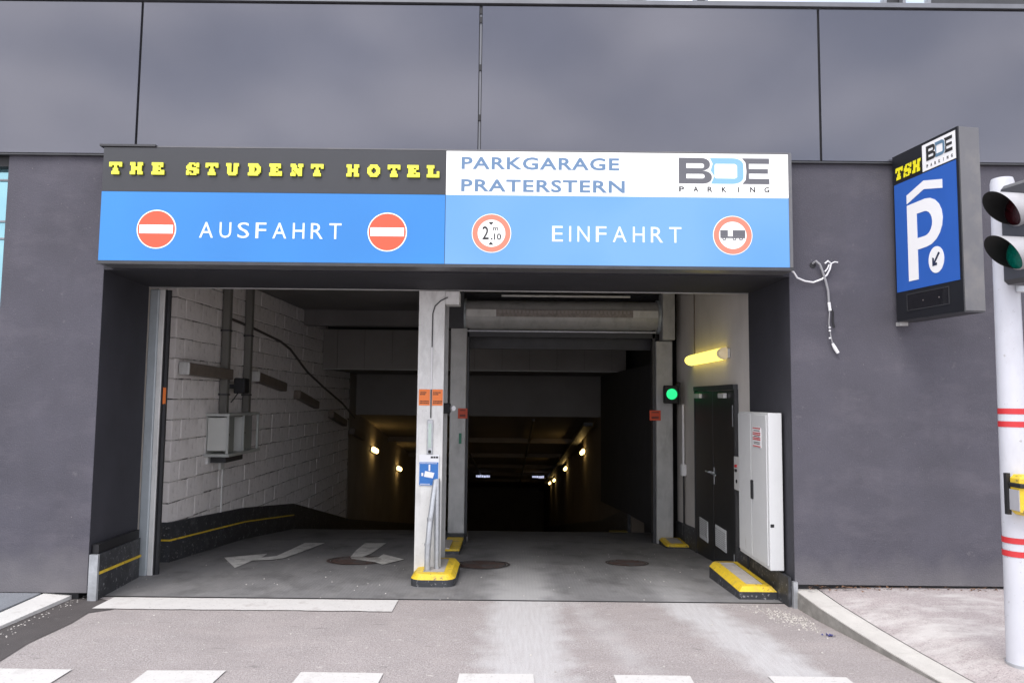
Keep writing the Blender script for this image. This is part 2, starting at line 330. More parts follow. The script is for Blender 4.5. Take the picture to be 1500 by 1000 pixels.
SLAB = {
'T': ["##########","##########","##..##..##","....##....","...####...","...####...","..######..","..######.."],
'H': ["####..####","####..####",".###..###.",".########.",".########.",".###..###.","####..####","####..####"],
'E': ["#########.","#########.",".####..##.",".######...",".######...",".####..###","##########","##########"],
'S': ["..#####.##",".###..####","####....##","########..",".#########","##....####","####..####","##.#####.."],
'U': ["####..####","####..####",".###..###.",".###..###.",".###..###.",".###..###.",".########.","..######.."],
'D': ["########..","#########.",".####.####",".####..###",".####..###",".####.####","#########.","########.."],
'N': ["####..####","#####.####",".####..##.",".######.#.",".#.######.",".##.#####.","####.####.","####..###."],
'O': ["..######..",".########.","####..####","###....###","###....###","####..####",".########.","..######.."],
'L': ["######....","######....",".####.....",".####.....",".####...##",".####...##","##########","##########"]}
def slab(ch, cx, cz, w, h, y, d, mb, shear=0):
    g = SLAB[ch]; cw, chh = w/10, h/8
    for j, row in enumerate(g):
        i = 0
        while i < 10:
            if row[i] == '#':
                k = i
                while k < 10 and row[k] == '#': k += 1
                z1 = cz+h/2-j*chh; z0 = z1-chh; a, b = cx-w/2+i*cw, cx-w/2+k*cw; s1, s0 = shear*(z1-cz), shear*(z0-cz)
                v = [(a+s0, y-d, z0), (b+s0, y-d, z0), (b+s1, y-d, z1), (a+s1, y-d, z1), (a+s0, y, z0), (b+s0, y, z0), (b+s1, y, z1), (a+s1, y, z1)]
                mb.add(v, [(0,1,2,3),(0,4,5,1),(3,2,6,7),(0,3,7,4),(1,5,6,2)])
                i = k
            else: i += 1
def logo(parent, x0, x1, z0, z1, y, mg, mb_, mpk, pz0, pz1):
    """the block-letter logo B (D) E with PARKING below"""
    w, h = x1-x0, z1-z0
    def T(l): return [(x0+a*w, z0+b*h) for a, b in l]
    def rr(xa, xb, za, zb, rad, n=6, left=0):
        out = []
        for cx, cz, a0, on in ((xb-rad, zb-rad*2.2, 90, 1), (xb-rad, za+rad*2.2, 0, 1)):
            pass
        o = [(xa, za)]
        o += [(xb-rad+rad*math.sin(R(90*i/n)), za+2.2*rad-2.2*rad*math.cos(R(90*i/n))) for i in range(n+1)]
        o += [(xb-rad+rad*math.cos(R(90*i/n)), zb-2.2*rad+2.2*rad*math.sin(R(90*i/n))) for i in range(n+1)]
        return o+[(xa, zb)]
    up = rr(0, .33, .51, 1, .09); lo = rr(0, .355, 0, .49, .09)
    b = MB()
    b.flat([T(rr(0, .365, .0, .5, .1)), T(rr(.083, .285, .2, .38, .03))], y)
    b.flat([T(rr(0, .345, .5, 1, .1)), T(rr(.083, .28, .6, .79, .03))], y)
    b.build('logo_letter', mg, parent)
    d = MB().flat([T([(.355,0)]+rr(.37, .715, 0, 1, .12)[1:-1]+[(.345,1),(.375,.78),(.352,.52),(.392,.3)]), T([(.41,.21),(.62,.21),(.645,.27),(.645,.72),(.62,.78),(.41,.78),(.395,.72),(.395,.27)])], y)
    d.build('logo_letter', mb_, parent)
    e = MB().flat([T([(.70,0),(1,0),(1,.21),(.775,.21),(.775,.41),(.985,.41),(.985,.59),(.775,.59),(.775,.79),(1,.79),(1,1),(.70,1),(.738,.84),(.748,.5),(.738,.16)])], y)
    e.build('logo_letter', mg, parent)
    n = 7; mbb = MB()
    for i, ch in enumerate("PARKING"):
        cx = x0+w*(.03+i*.94/6); t = text(ch, cx-.028*w if ch != 'I' else cx-.006*w, cx+.028*w if ch != 'I' else cx+.006*w, pz0, pz1, y, .002, .025)
        t.build('logo_letter', mpk, parent)

# ================================================================ SETTING
PROF = [(.15, 0), (2, -.09), (4.5, -.28), (7.1, -.58), (12, -1.65), (46, -7.6)]
def zf(y):
    if y <= .15: return 0
    for (a, b), (c, d) in zip(PROF, PROF[1:]):
        if a <= y <= c: return b+(d-b)*(y-a)/(c-a)
    return PROF[-1][1]
MB().sheet([(-250,-300,0),(250,-300,0),(250,.135,0),(-250,.135,0)]).build('street', street_m, kind='structure')
rp = MB()
ys = [.15, 1, 2, 3.2, 4.5, 5.8, 7.1, 8.5, 10, 12, 46]
v = []; f = []
for y in ys: v += [(-4.45, y, zf(y)+(.002 if y > .2 else 0)), (3.0, y, zf(y)+(.002 if y > .2 else 0))]
for i in range(len(ys)-1): f.append((2*i, 2*i+1, 2*i+3, 2*i+2))
rp.add(v, f).build('garage_ramp_floor', ramp_m, kind='structure')
MB().prism([(-3.97,.13),(2.64,.13),(2.64,.156),(-3.97,.156)], -.03, .0035).build('expansion_joint', black, kind='structure')
# sidewalks
KY = [.12, -.4, -.9, -1.35, -1.8, -2.6, -3.5, -4.5]; KX = [2.645, 2.69, 2.775, 2.845, 2.92, 3.02, 3.13, 3.25]; KZ = [.165, .122, .075, .045, .022, .016, .014, .014]; KO = [.187, .172, .145, .125, .105, .08, .06, .05]
sw = MB(); v = []
for a, b, c, e in zip(KY, KX, KZ, KO): v += [(b+.228, a, c), (3.4 if a > -3 else 3.8, a, e), (14, a, e+.01)]
sw.add(v, [(3*i+k, 3*i+3+k, 3*i+4+k, 3*i+1+k) for i in range(len(KY)-1) for k in (0, 1)])
sw.build('sidewalk_right', walk_m, kind='structure')
kb = thing('right_kerb', 'pale stone kerb edging the right pavement beside the ramp', 'kerb', (2.7,-2,0))
for i in range(len(KY)-1):
    a, b = KY[i], KY[i+1]+.004
    MB().prism([(KX[i+1],b),(KX[i+1]+.215,b),(KX[i]+.215,a),(KX[i],a)], -.05, [KZ[i+1]+.002,KZ[i+1]+.002,KZ[i]+.002,KZ[i]+.002]).build('kerb_stone', kerb_m, kb)
    MB().prism([(KX[i+1]-.004,b),(KX[i+1],b),(KX[i],a),(KX[i]-.004,a)], -.05, [KZ[i+1]-.006,KZ[i+1]-.006,KZ[i]-.006,KZ[i]-.006]).build('kerb_face', kerbf, kb)
kb['kind'] = 'structure'; del kb['category']
sl = MB().prism([(-14,-4.5),(-4.325,-4.5),(-4.325,-.01),(-14,-.01)], -.02, [.03,.03,.065,.065])
sl.build('sidewalk_left', walkl_m, kind='structure')
kl = thing('left_kerb', 'low kerb painted white beside the dark asphalt strip', 'kerb', (-4.2,-2,0))
y = .12
for i in range(5):
    y0 = y-.97
    MB().prism([(-4.31,y0+.005),(-4.1,y0+.005),(-4.06 if i == 0 else -4.1,y),(-4.31,y)], -.03, [.045,.03,.04,.06] if i == 0 else [.045,.03,.03,.045]).build('kerb_stone', kerbw, kl); y = y0
kl['kind'] = 'structure'; del kl['category']
MB().sheet([(-4.1,-4.5,.004),(-3.75,-4.5,.004),(-3.66,-3.0,.004),(-3.6,-1.7,.004),(-3.615,-1.55,.004),(-3.66,-1.2,.004),(-3.63,-.7,.004),(-3.66,-.4,.004),(-3.52,-.3,.004),(-3.46,-.2,.004),(-3.6,-.05,.004),(-3.9,.1,.004),(-4.1,.12,.004)]).build('asphalt_patch', patch_m, kind='structure')

# road markings
g = 'white squares of the crossing edge'
labs = ['white square road marking at the lower left corner of the frame, on the dark strip side', 'white square road marking second from the left', 'white square road marking third from the left, left of the pale wheel track',
        'white square road marking lying on the broad pale wheel track', 'white square road marking just right of the broad pale wheel track', 'white square road marking nearest the right kerb']
sqx = [(-3.53,-3.01), (-2.48,-1.95), (-1.44,-.873), (-.342,.179), (.73,1.248), (1.794,2.338)]
for (a, b), lb in zip(sqx, labs):
    def jj(): return random.uniform(-.012, .012)
    o = MB().sheet([(a+jj()+.0,-2.26+jj(),.008),(b+jj(),-2.26+jj(),.008),(b+jj(),-1.735+jj(),.008),(a+jj(),-1.735+jj(),.008)]).build('road_marking', paintw)
    tag(o, lb, 'road marking', g)
def strip(x0, x1, ya, yb, z, n=26):
    top = [(x0+(x1-x0)*i/n, yb+random.uniform(-.006,.006), z) for i in range(n+1)]; bot = [(x0+(x1-x0)*i/n, ya+random.uniform(-.008,.008), z) for i in range(n+1)]
    return MB().add(top+bot, [(i, n+1+i, n+2+i, i+1) for i in range(n)])
tag(strip(-3.7, -1.04, -.275, .09, .0085).build('stop_line', paintw), 'long worn white stop line across the left exit lane', 'road marking')
def arrow(pts, name, lab):
    m_ = MB(); loops = [pts]; tri = tessellate_polygon([[Vector((a, b, 0)) for a, b in pts]])
    m_.add([(a, b, zf(b)+.012) for a, b in pts], [tuple(t) for t in tri])
    return tag(m_.build(name, paintold), lab, 'road marking')
A1 = [(-3.554,2.383),(-3.398,2.539),(-3.144,2.776),(-3.098,2.418),(-2.962,2.574),(-2.971,3.139),(-2.992,3.992),(-2.706,4.017),(-2.76,3.038),(-2.816,2.378),(-2.924,2.231),(-3.121,2.156),(-3.14,1.627)]
A2 = [(-2.122,4.042),(-1.819,4.067),(-1.821,2.882),(-1.875,2.554),(-1.781,2.519),(-1.661,2.569),(-1.651,2.852),(-1.317,2.388),(-1.51,1.944),(-1.625,2.13),(-1.968,2.383),(-2.017,2.544),(-2.083,3.21)]
arrow(A1, 'arrow_marking', 'worn white turn arrow pointing left on the exit lane floor')
arrow(A2, 'arrow_marking', 'worn white turn arrow pointing right, next to the centre column')
def manhole(x, y, rad, lab):
    z = zf(y)+.003; sl = -.07
    t = thing('manhole_cover', lab, 'manhole cover', (x, y, z), group='rusty manhole covers')
    def ring(r0, r1, h):
        n = 28; m_ = MB(); v = []
        for rr_ in (r0, r1):
            v += [(x+rr_*math.cos(2*math.pi*i/n), y+rr_*math.sin(2*math.pi*i/n), z+h+sl*rr_*math.sin(2*math.pi*i/n)) for i in range(n)]
        m_.add(v, [(i, (i+1) % n, n+(i+1) % n, n+i)[::-1] for i in range(n)]); return m_
    ring(rad*.9, rad, .006).build('frame', rust, t)
    m_ = ring(rad*.02, rad*.86, .003); m_.build('lid', rust, t)
    m_ = MB()
    for i in range(-4, 5):
        hw = math.sqrt(max(0, (rad*.8)**2-(i*rad*.17)**2)); yy = y+i*rad*.17
        m_.box(x-hw, x+hw, yy-.008, yy+.008, z+sl*(yy-y), z+.009+sl*(yy-y))
    m_.build('lid_ribs', rust, t)
manhole(-1.88, 2.3, .37, 'rusty manhole cover on the exit lane, below the right hand arrow')
manhole(-.32, 2.06, .33, 'rusty manhole cover just right of the centre column')
manhole(1.45, 2.33, .27, 'small rusty manhole cover in the middle of the entry lane')

# ================================================================ BUILDING
B = thing('hotel_building', 'dark grey building with glossy upper panels over a parking garage entrance', 'building', (0,0,0))
MB().prism([(-4.88,0),(-3.91,0),(-4.04,1.15),(-4.88,1.15)], .068, 4.2).build('plaster_wall', plaster, B)
MB().prism([(2.645,0),(14,0),(14,1.15),(2.62,1.15)], .212, 4.2).build('plaster_wall', plaster, B)
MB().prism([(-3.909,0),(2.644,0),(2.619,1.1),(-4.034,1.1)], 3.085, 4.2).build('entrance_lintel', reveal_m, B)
MB().prism([(-3.907,.002),(-4.034,1.145),(-4.038,1.145),(-3.911,.002)], .07, 3.084).build('reveal_sheet', reveal2, B)  # thin sheet laid over the pier side, darker than its plaster
MB().prism([(2.6415,.002),(2.6455,.002),(2.6205,1.145),(2.6165,1.145)], .2, 3.084).build('reveal_sheet', reveal2, B)
MB().prism([(-14,0.3),(-9,0.3),(-9,1.15),(-14,1.15)], .03, 4.2).build('plaster_wall', plaster, B)
MB().prism([(-4.9,.03),(-4.0,.03),(-4.06,1.14),(-4.9,1.14)], -.2, .066).build('wall_footing', black, B)
MB().prism([(2.66,.05),(13.9,.05),(13.9,1.14),(2.66,1.14)], -.2, .198).build('wall_footing', black, B)
bx('soffit_edge_trim', greysteel, B, -4.0, 2.6, 1.102, 1.13, 3.075, 3.12)
bx('lintel_back', black, B, -4.4, 3.0, 1.131, 1.16, 3.1, 3.7)
# left window
bx('window_header', black, B, -9, -4.882, .03, .2, 4.09, 4.2)
w = bx('window', winframe, B, -9, -8.95, .1, .2, .07, 4.09)
bx('pane', cyanglass, w, -8.95, -4.882, .13, .15, .07, 4.09)
for z in (3.98, 3.57, 3.4): bx('transom', winframe, w, -8.95, -4.882, .11, .13, z-.008, z+.008)
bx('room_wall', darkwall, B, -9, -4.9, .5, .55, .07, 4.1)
# glossy facade panels
seams = [-13.5,-10.2,-6.93,-3.641,-.336,2.955,6.25,9.55,12.85]
for i in range(len(seams)-1):
    gp = .012 if abs(seams[i]+.336) > .1 else .016
    bx('facade_panel', panel_m, B, seams[i]+gp, seams[i+1]-(.016 if i == 3 else .012), -.045, -.02, 4.208, 5.715)
bx('panel_backing', black, B, -13.5, 13.5, -.018, -.002, 4.21, 5.735)
bx('joint_strip', sill_m, B, -.345, -.327, -.03, -.022, 4.21, 5.7)
for z in (4.6, 5.1, 5.58, 5.67): bx('panel_clip', black, B, -.348, -.324, -.04, -.031, z-.03, z+.03)
bx('panel_bottom_trim', darksteel, B, -13.5, 13.5, -.04, -.003, 4.188, 4.2035)
bx('window_sill', sill_m, B, -13.5, 13.5, -.06, .1, 5.74, 5.785)
# upper windows
def win(x0, x1):
    w = bx('window_frame', winframe, B, x0, x1, .05, .12, 5.786, 5.796)
    bx('pane', winglass, w, x0+.03, x1-.03, .085, .1, 5.797, 7.2)
    bx('frame_side', winframe, w, x0, x0+.03, .05, .12, 5.797, 7.2); bx('frame_side', winframe, w, x1-.03, x1, .05, .12, 5.797, 7.2)
for a, b in ((-13.4,-11), (-10.8,-8), (-7.8,-5), (-4.7,-3.9), (-3.7,-1.4), (-1.27,.585), (.78,1.16), (1.26,1.8), (1.88,3.68), (3.84,4.12), (6.2,9), (9.3,13)): win(a, b)
bx('upper_wall', darksteel, B, -13.5, 13.5, .13, .3, 5.79, 7.2)
bx('upper_storeys', panel_m, B, -13.5, 13.5, -.02, .5, 7.21, 9.5)
for z in (9.2,): bx('roof', black, B, -13.5, 13.5, .5, 50, z, z+.3)
for a, b in ((-13.5,-13.2), (13.2,13.5)): bx('side_wall', plaster, B, a, b, 1.2, 50, -1, 9.2)
bx('rear_wall', plaster, B, -13.2, 13.2, 49.7, 50, -9, 9.2)
# garage interior shell
bx('garage_ceiling', conc, B, -4.9, 3.2, 1.17, 12.9, 3.6, 3.8)
bx('outer_side_wall', lightwall, B, -4.9, -4.36, 1.155, 46, -9, 3.6)
bx('ceiling_downstand', conc, B, -4.1, 2.62, 7.5, 7.8, 3.3, 3.6)
MB().prism([(2.62,1.155),(3.2,1.155),(3.2,4.75),(2.62,4.75)], -.6, 3.6).build('side_wall', lightwall, B)
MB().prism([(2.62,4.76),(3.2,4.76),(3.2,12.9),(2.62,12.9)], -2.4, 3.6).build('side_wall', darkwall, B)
MB().yz([(7.6,-2),(46,-9),(46,2.49),(7.6,2.49)], 2.36, 2.61).build('ramp_wall', tunnelw, B)
MB().yz([(11.85,-2.9),(46,-9),(46,2.49),(11.85,2.49)], -4.35, -4.104).build('ramp_wall', mat('tunnel_wall_left', (.3,.26,.22), .85, var=.15, vs=1), B)
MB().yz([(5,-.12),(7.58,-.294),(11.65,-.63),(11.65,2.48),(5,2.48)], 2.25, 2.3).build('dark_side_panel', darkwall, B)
MB().yz([(11.85,2.5),(46,2.5),(46,3.6),(11.85,3.6)], -4.35, -4.104).build('ramp_wall', tunnelw, B)
bm = bx('ceiling_beam', conc, B, -4.1, 2.48, 9.03, 12.59, 2.5, 3.36)
x = -4.1
xs = [-4.1,-3.78,-3.19,-2.59,-1.99,-1.4,-.805,-.21,.385,.98,1.575,2.17,2.48]
for a, b in zip(xs, xs[1:]): bx('beam_panel', concw, bm, a+.006, b-.006, 9.0, 9.028, 2.5, 3.35)
bx('beam_edge', greysteel, bm, -4.1, 2.48, 8.985, 8.999, 2.485, 2.5)
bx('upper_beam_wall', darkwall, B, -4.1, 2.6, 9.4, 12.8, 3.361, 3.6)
bx('lower_beam', concw, B, -4.1, 2.358, 12.6, 13.0, 1.43, 2.5)
ramp_c = MB().yz([(12.98,1.43),(46,-4.35),(46,2.4),(12.98,2.4)], -4.1, 2.358).build('ramp_ceiling', tunnelw, B)
for i in range(5):
    yb = 17.8+i*5; zc = 1.43-(yb-12.98)*.175
    bx('ceiling_rib', tunnelw, B, -4.09, 2.35, yb, yb+.3, zc-.16, zc+.05)
bx('ramp_end_wall', tunnelw, B, -4.4, 3, 46, 46.4, -9, 3)
MB().yz([(13.0,1.28),(45,-4.35),(45,-4.45),(13.0,1.18)], 1.95, 2.2).build('cable_tray', darksteel, B)
for xx in (-1.6, .6): MB().tube([(xx,13.0,1.33),(xx,45,-4.3)], .04, 8).build('ceiling_pipe', darksteel, B)
# wall guards (dark band at the foot of ramp walls)
def guard(name, x0, x1, ys, h, t=0, zt=.003):
    lo = [(y, zf(y)-.15) for y in ys]; hi = [(y, zf(y)+h) for y in reversed(ys)]
    return MB().yz(lo+hi, x0, x1).build(name, rubber, B)
gl = guard('wall_guard', -4.35, -4.06, [1.99, 4.5, 7.1, 12, 44], .47)
MB().yz([(y, zf(y)+.25) for y in (1.985, 4.5, 7.1)]+[(y, zf(y)+.27) for y in (7.1, 4.5, 1.985)], -4.059, -4.054).build('yellow_line', yellow, gl)
bx('yellow_line', yellow, gl, -4.35, -4.06, 1.982, 1.988, zf(2)+.25, zf(2)+.27)
guard('wall_guard', 2.3, 2.36, [7.7, 12, 44], .5)
guard('wall_guard', 2.585, 2.62, [1.2, 4.7], .33)
# lower left guard on the entrance reveal
gr = MB().prism([(-3.81,.001),(-3.965,1.08),(-4.045,1.08),(-3.905,.001)], -.08, [.415,.37,.37,.415]).build('reveal_guard', rubber, B)
MB().prism([(-3.803,.01),(-3.958,1.10),(-3.965,1.10),(-3.81,.01)], [.235,.165,.165,.235], [.26,.19,.19,.26]).build('yellow_line', yellow, gr)
MB().prism([(-3.84,.04),(-3.975,1.07),(-4.02,1.07),(-3.90,.04)], [.416,.371,.371,.416], [.5,.46,.46,.5]).build('rubber_lip', black, gr)
for yy in (.35, .85): bx('bolt', galv, gr, -3.87-.115*yy-.012, -3.87-.115*yy+.008, yy-.015, yy+.015, .445-.04*yy, .47-.04*yy)
MB().prism([(-3.885,-.03),(-3.805,-.03),(-3.805,.0),(-3.885,.0)], 0, .42).build('end_post', galv, gr)
gt = bx('reveal_guard', rubber, B, 2.59, 2.617, .02, 1.15, -.06, .27)
bx('end_post', galv, gt, 2.62, 2.66, -.03, .018, -.02, .24)

# ---- white painted block wall: every block a part
bw = thing('block_wall', 'white painted concrete block wall along the left side of the ramp', 'wall', (-4.1, 2, -.25))
MB().yz([(2.012,-3),(11.84,-3),(11.84,3.6),(2.012,3.6)], -4.35, -4.113).build('mortar', mortar, bw)
def block_mesh(ln, deep, nm):
    m_ = MB().box(-deep+.0, 0, .003, ln-.006, .006, .2435, c=.009); me = bpy.data.meshes.new(nm)
    v = [tuple(q[k]+random.uniform(-.006,.006) for k in range(3)) for q in m_.v]; me.from_pydata(v, [], m_.f); me.materials.append(block_m); return me
fulls = [block_mesh(.5, .1, 'block_full') for _ in range(5)]; halfs = [block_mesh(.25, .1, 'block_half') for _ in range(3)]
cf = [block_mesh(.5, .25, 'block_corner') for _ in range(2)]; ch_ = [block_mesh(.25, .25, 'block_corner_half') for _ in range(2)]
for rrow in range(-6, 15):
    z = -.15+.25*rrow; y = 2.0; k = 0
    while y < 11.6:
        if k == 0: me = random.choice(cf if rrow % 2 else ch_); ln = .5 if rrow % 2 else .25
        elif random.random() < .06: me = random.choice(halfs); ln = .25
        else: me = random.choice(fulls); ln = .5
        if y+ln > 11.61: me = random.choice(halfs); ln = .25
        if y+ln > 11.86: break
        if z+.25 > zf(y)+.4 and z < (3.6 if y < 9 else 2.4):
            o = bpy.data.objects.new('concrete_block', me); COL.objects.link(o); o.parent = bw
            o.location = (random.uniform(-.005,.005), y-2.0+random.uniform(-.002,.002), z+.25+random.uniform(-.002,.002)); o.rotation_euler = (0, 0, random.uniform(-.004,.004))
        y += ln; k += 1
# left door rail
rl = thing('door_guide_rail', 'pale blue grey steel guide rail at the left edge of the exit opening', 'guide rail', (-3.95,1.2,-.06))
bx('rail', railm, rl, -4.03, -3.93, 1.16, 1.34, -.08, 3.07, c=.01)
bx('rail_lip', whitegrey, rl, -3.93, -3.875, 1.18, 1.24, -.08, 3.07, c=.006)
bx('rubber_seal', black, rl, -3.874, -3.859, 1.2, 1.25, -.08, 3.07)
bx('back_channel', darksteel, rl, -3.858, -3.83, 1.22, 1.26, -.08, 3.07)
bx('warning_sticker', orange, rl, -3.86, -3.828, 1.213, 1.219, 1.8, 1.98)

# ================================================================ centre column
cl = thing('centre_column', 'light grey steel column between exit and entry lanes', 'column', (-.87,1.2,-.05))
MB().prism([(-1.025,1.08),(-.742,1.08),(-.742,1.13),(-1.025,1.13)], -.05, 3.07).build('front_plate', whitegrey, cl)
bx('web', darksteel, cl, -.93, -.80, 1.131, 1.7, -.06, 3.1)
bx('rear_flange', greysteel, cl, -1.0, -.75, 1.7, 1.74, -.1, 3.1)
bx('head_box', whitegrey, cl, -.741, -.583, 1.085, 1.3, 2.925, 3.07, c=.004)
MB().tube([(-.71,1.072,3.0),(-.79,1.072,2.96),(-.85,1.072,2.9),(-.872,1.072,2.82),(-.874,1.072,2.3),(-.874,1.072,1.68)], .0065, 6).build('conduit', darksteel, cl, smooth=True)
MB().tube([(-.874,1.07,2.45),(-.874,1.07,1.99)], .008, 6).build('conduit', white, cl, smooth=True)
gt_ = bx('key_switch_case', galv, cl, -.91, -.846, 1.062, 1.078, 1.29, 1.66, c=.004)
bx('inset', mat('pale_green_glass', (.45,.55,.5), .2), gt_, -.895, -.862, 1.056, 1.061, 1.36, 1.62)
bx('knob', black, gt_, -.893, -.863, 1.045, 1.061, 1.3, 1.335, c=.006)
st = bx('warning_sticker', orange, cl, -1.008, -.888, 1.074, 1.079, 1.815, 1.99)
st2 = bx('warning_sticker', orange, cl, -.862, -.748, 1.074, 1.079, 1.815, 1.99)
for s_, a in ((st, -.995), (st2, -.852)):
    m_ = MB()
    for z, w_ in ((1.955,.07), (1.935,.05), (1.86,.095), (1.84,.09)):
        xx = a
        while xx < a+w_: d = random.uniform(.006, .014); m_.box(xx, xx+d, 1.0725, 1.0735, z-.006, z+.006); xx += d+.004
    m_.build('print', ink, s_)
cv = thing('camera_warning_sign', 'blue and white video surveillance sign on the centre column', 'sign', (-.88,1.07,.96))
bx('plate', mat('sign_white', (.75,.76,.78), .4, var=.02), cv, -.99, -.775, 1.066, 1.077, .955, 1.285)
bx('blue_field', mat('sign_blue', (.03,.16,.48), .4, var=.05), cv, -.985, -.782, 1.062, 1.0655, .96, 1.205)
swm = white
m_ = MB().flat([[(-.935,1.052),(-.838,1.035),(-.822,1.092),(-.922,1.112)]], 1.0615, .003); m_.box(-.885,-.868,1.058,1.0615,1.112,1.18)
m_.box(-.962,-.941,1.058,1.0615,1.058,1.092)
m_.build('camera_pictogram', swm, cv)
m_ = MB()
for xx in range(9): m_.box(-.975+xx*.012,-.967+xx*.012,1.0595,1.0615,.968,.976)
for xx in range(13): m_.box(-.975+xx*.014,-.966+xx*.014,1.0595,1.0615,1.19,1.197)
m_.build('small_print', swm, cv)
m_ = MB()
for a, b in ((-.865,-.84), (-.835,-.815), (-.81,-.785)): m_.flat([[(a,1.248),(b,1.248),(b,1.268),(a,1.268)]], 1.0655, .002)
m_.build('logo_print', ink, cv)
gp = thing('column_guard_pipe', 'bent galvanised guard pipe rising from the column plinth', 'guard pipe', (-.85,.98,.08))
MB().tube([(-.865,.93,.06),(-.865,.93,.30),(-.85,.95,.55),(-.82,1.0,.85),(-.80,1.03,1.02)], .032, 12).build('front_pipe', galv, gp, smooth=True)
MB().tube([(-.775,1.01,.06),(-.78,1.01,.5),(-.785,1.02,.9),(-.79,1.035,1.03)], .03, 12).build('rear_pipe', galv, gp, smooth=True)
for z_, x_, y_ in ((.36,-.865,.932), (.62,-.845,.957)): MB().tube([(x_,y_,z_-.015),(x_,y_,z_+.015)], .037, 12).build('clamp', galv, gp, smooth=True)

def plinth(lab, pts, z0, z1, band, cz=.05, name='column_plinth', sl=0, cat='plinth'):
    """kerb island: dark sides, yellow chamfered rim, concrete top"""
    cx = sum(a for a, b in pts)/len(pts); cy = sum(b for a, b in pts)/len(pts)
    t = thing(name, lab, cat, (cx, cy, z0), group='yellow and black plinths')
    def off(d):
        o = []; n = len(pts)
        for i in range(n):
            a, b, c = Vector(pts[i-1]), Vector(pts[i]), Vector(pts[(i+1) % n]); e1 = (b-a).normalized(); e2 = (c-b).normalized()
            n1 = Vector((-e1.y, e1.x)); n2 = Vector((-e2.y, e2.x)); bi = (n1+n2).normalized(); o.append(tuple(b+bi*d/max(.5, bi.dot(n1))))
        return o
    def Z(z, q): return z+sl*(q[1]-pts[0][1])
    n = len(pts); A = list(pts); ff = [(i, (i+1) % n, n+(i+1) % n, n+i) for i in range(n)]
    def ring(l1, za, l2, zb): return MB().add([(a, b, Z(za, (a, b))) for a, b in l1]+[(a, b, Z(zb, (a, b))) for a, b in l2], ff)
    ring(A, z0, A, z1-cz).build('side_band', rubber, t)
    i1 = off(cz*.8); i2 = off(band)
    m_ = ring(A, z1-cz, i1, z1-.006)
    k = ring(i1, z1-.006, i2, z1); m_.add(k.v, k.f); m_.build('yellow_rim', yellow, t)
    MB().add([(a, b, Z(z1-.004, (a, b))) for a, b in i2], [tuple(range(n))]).build('top', padtop, t)
    return t
def rrect(x0, x1, y0, y1, c, n=4, corners=(1,1,1,1)):
    o = []
    for (cx, cy, a0), on in zip(((x0+c, y0+c, 180), (x1-c, y0+c, 270), (x1-c, y1-c, 0), (x0+c, y1-c, 90)), corners):
        if on:
            for i in range(n+1): a = R(a0+90*i/n); o.append((cx+c*math.cos(a), cy+c*math.sin(a)))
        else: o.append((x0 if cx < (x0+x1)/2 else x1, y0 if cy < (y0+y1)/2 else y1))
    return o
plinth('rounded plinth with yellow rim at the foot of the light grey centre column', rrect(-1.02,-.56,.71,1.6,.12), -.08, .1, .12, .055)
plinth('long plinth with yellow rim below the grey cabinet at the right edge', rrect(2.22,2.585,.3,1.48,.1, corners=(0,0,0,1)), -.08, .115, .1, .05, sl=0)
plinth('low plinth with yellow rim at the foot of the right shutter rail', rrect(2.26,2.6,3.86,4.45,.05, corners=(1,0,0,1)), -.4, -.17, .08, .04)
t = thing('column_plinth', 'small yellow and black block behind the centre column', 'plinth', (-.78,3.3,-.2), group='yellow and black plinths')
bx('yellow_top', yellow, t, -.9, -.665, 2.95, 3.8, -.12, -.09, c=.008); bx('side_band', rubber, t, -.895, -.67, 2.955, 3.795, -.3, -.121)
bx('top', padtop, t, -.9, -.8, 2.94, 3.5, -.088, -.07)
tag(bx('rubber_block', rubber, None, -.98, -.66, 4.05, 4.36, -.35, -.13, c=.02, org=(-.8,4.2,-.3)), 'dark rubber block in front of the left shutter rail', 'block')
tag(bx('ramp_kerb_block', mat('dull_yellow', (.2,.15,.03), .8), None, 1.9, 2.25, 7.3, 7.5, -.7, -.6, c=.02, org=(2.1,7.4,-.62)), 'faint yellow kerb end where the ramp drops at the right', 'kerb block')

# ================================================================ roller shutter
sh = thing('roller_shutter', 'open roller shutter with grey drum box over the entry lane', 'roller shutter', (.78,4.5,-.28))
bx('guide_rail', greysteel, sh, -.95, -.7, 4.45, 4.65, -.3, 2.98, c=.008)
bx('guide_rail_edge', darksteel, sh, -.699, -.665, 4.5, 4.65, -.3, 2.98)
bx('guide_rail', greysteel, sh, 2.235, 2.49, 4.45, 4.65, -.32, 2.81, c=.008)
bx('guide_rail_edge', darksteel, sh, 2.19, 2.234, 4.5, 4.65, -.32, 2.98)
bx('rail_foot', conc, sh, -1.0, -.64, 4.4, 4.7, -.33, -.2)
n = 20; m_ = MB()
prof = [(4.62+.24*math.cos(R(a)), 3.2+.24*math.sin(R(a))) for a in range(90, 271, 15)]
m_.yz([(4.95,2.96)]+prof[::-1]+[(4.95,3.44)], -.72, 2.27); drum = m_.build('drum_box', greysteel, sh, smooth=True)
bx('white_band', whitegrey, drum, -.71, -.25, 4.365, 4.379, 3.16, 3.27); bx('white_band', whitegrey, drum, 1.87, 2.26, 4.365, 4.379, 3.16, 3.27)
bx('perforated_band', mat('grey_brown_band', (.3,.27,.25), .6, var=.25, vs=18), drum, -.249, 1.869, 4.367, 4.379, 3.16, 3.27)
m_ = MB()
for i in range(34): m_.box(-.2+i*.06, -.165+i*.06, 4.361, 4.3665, 3.215, 3.262)
m_.build('perforations', mat('band_marks', (.36,.33,.31), .6), drum)
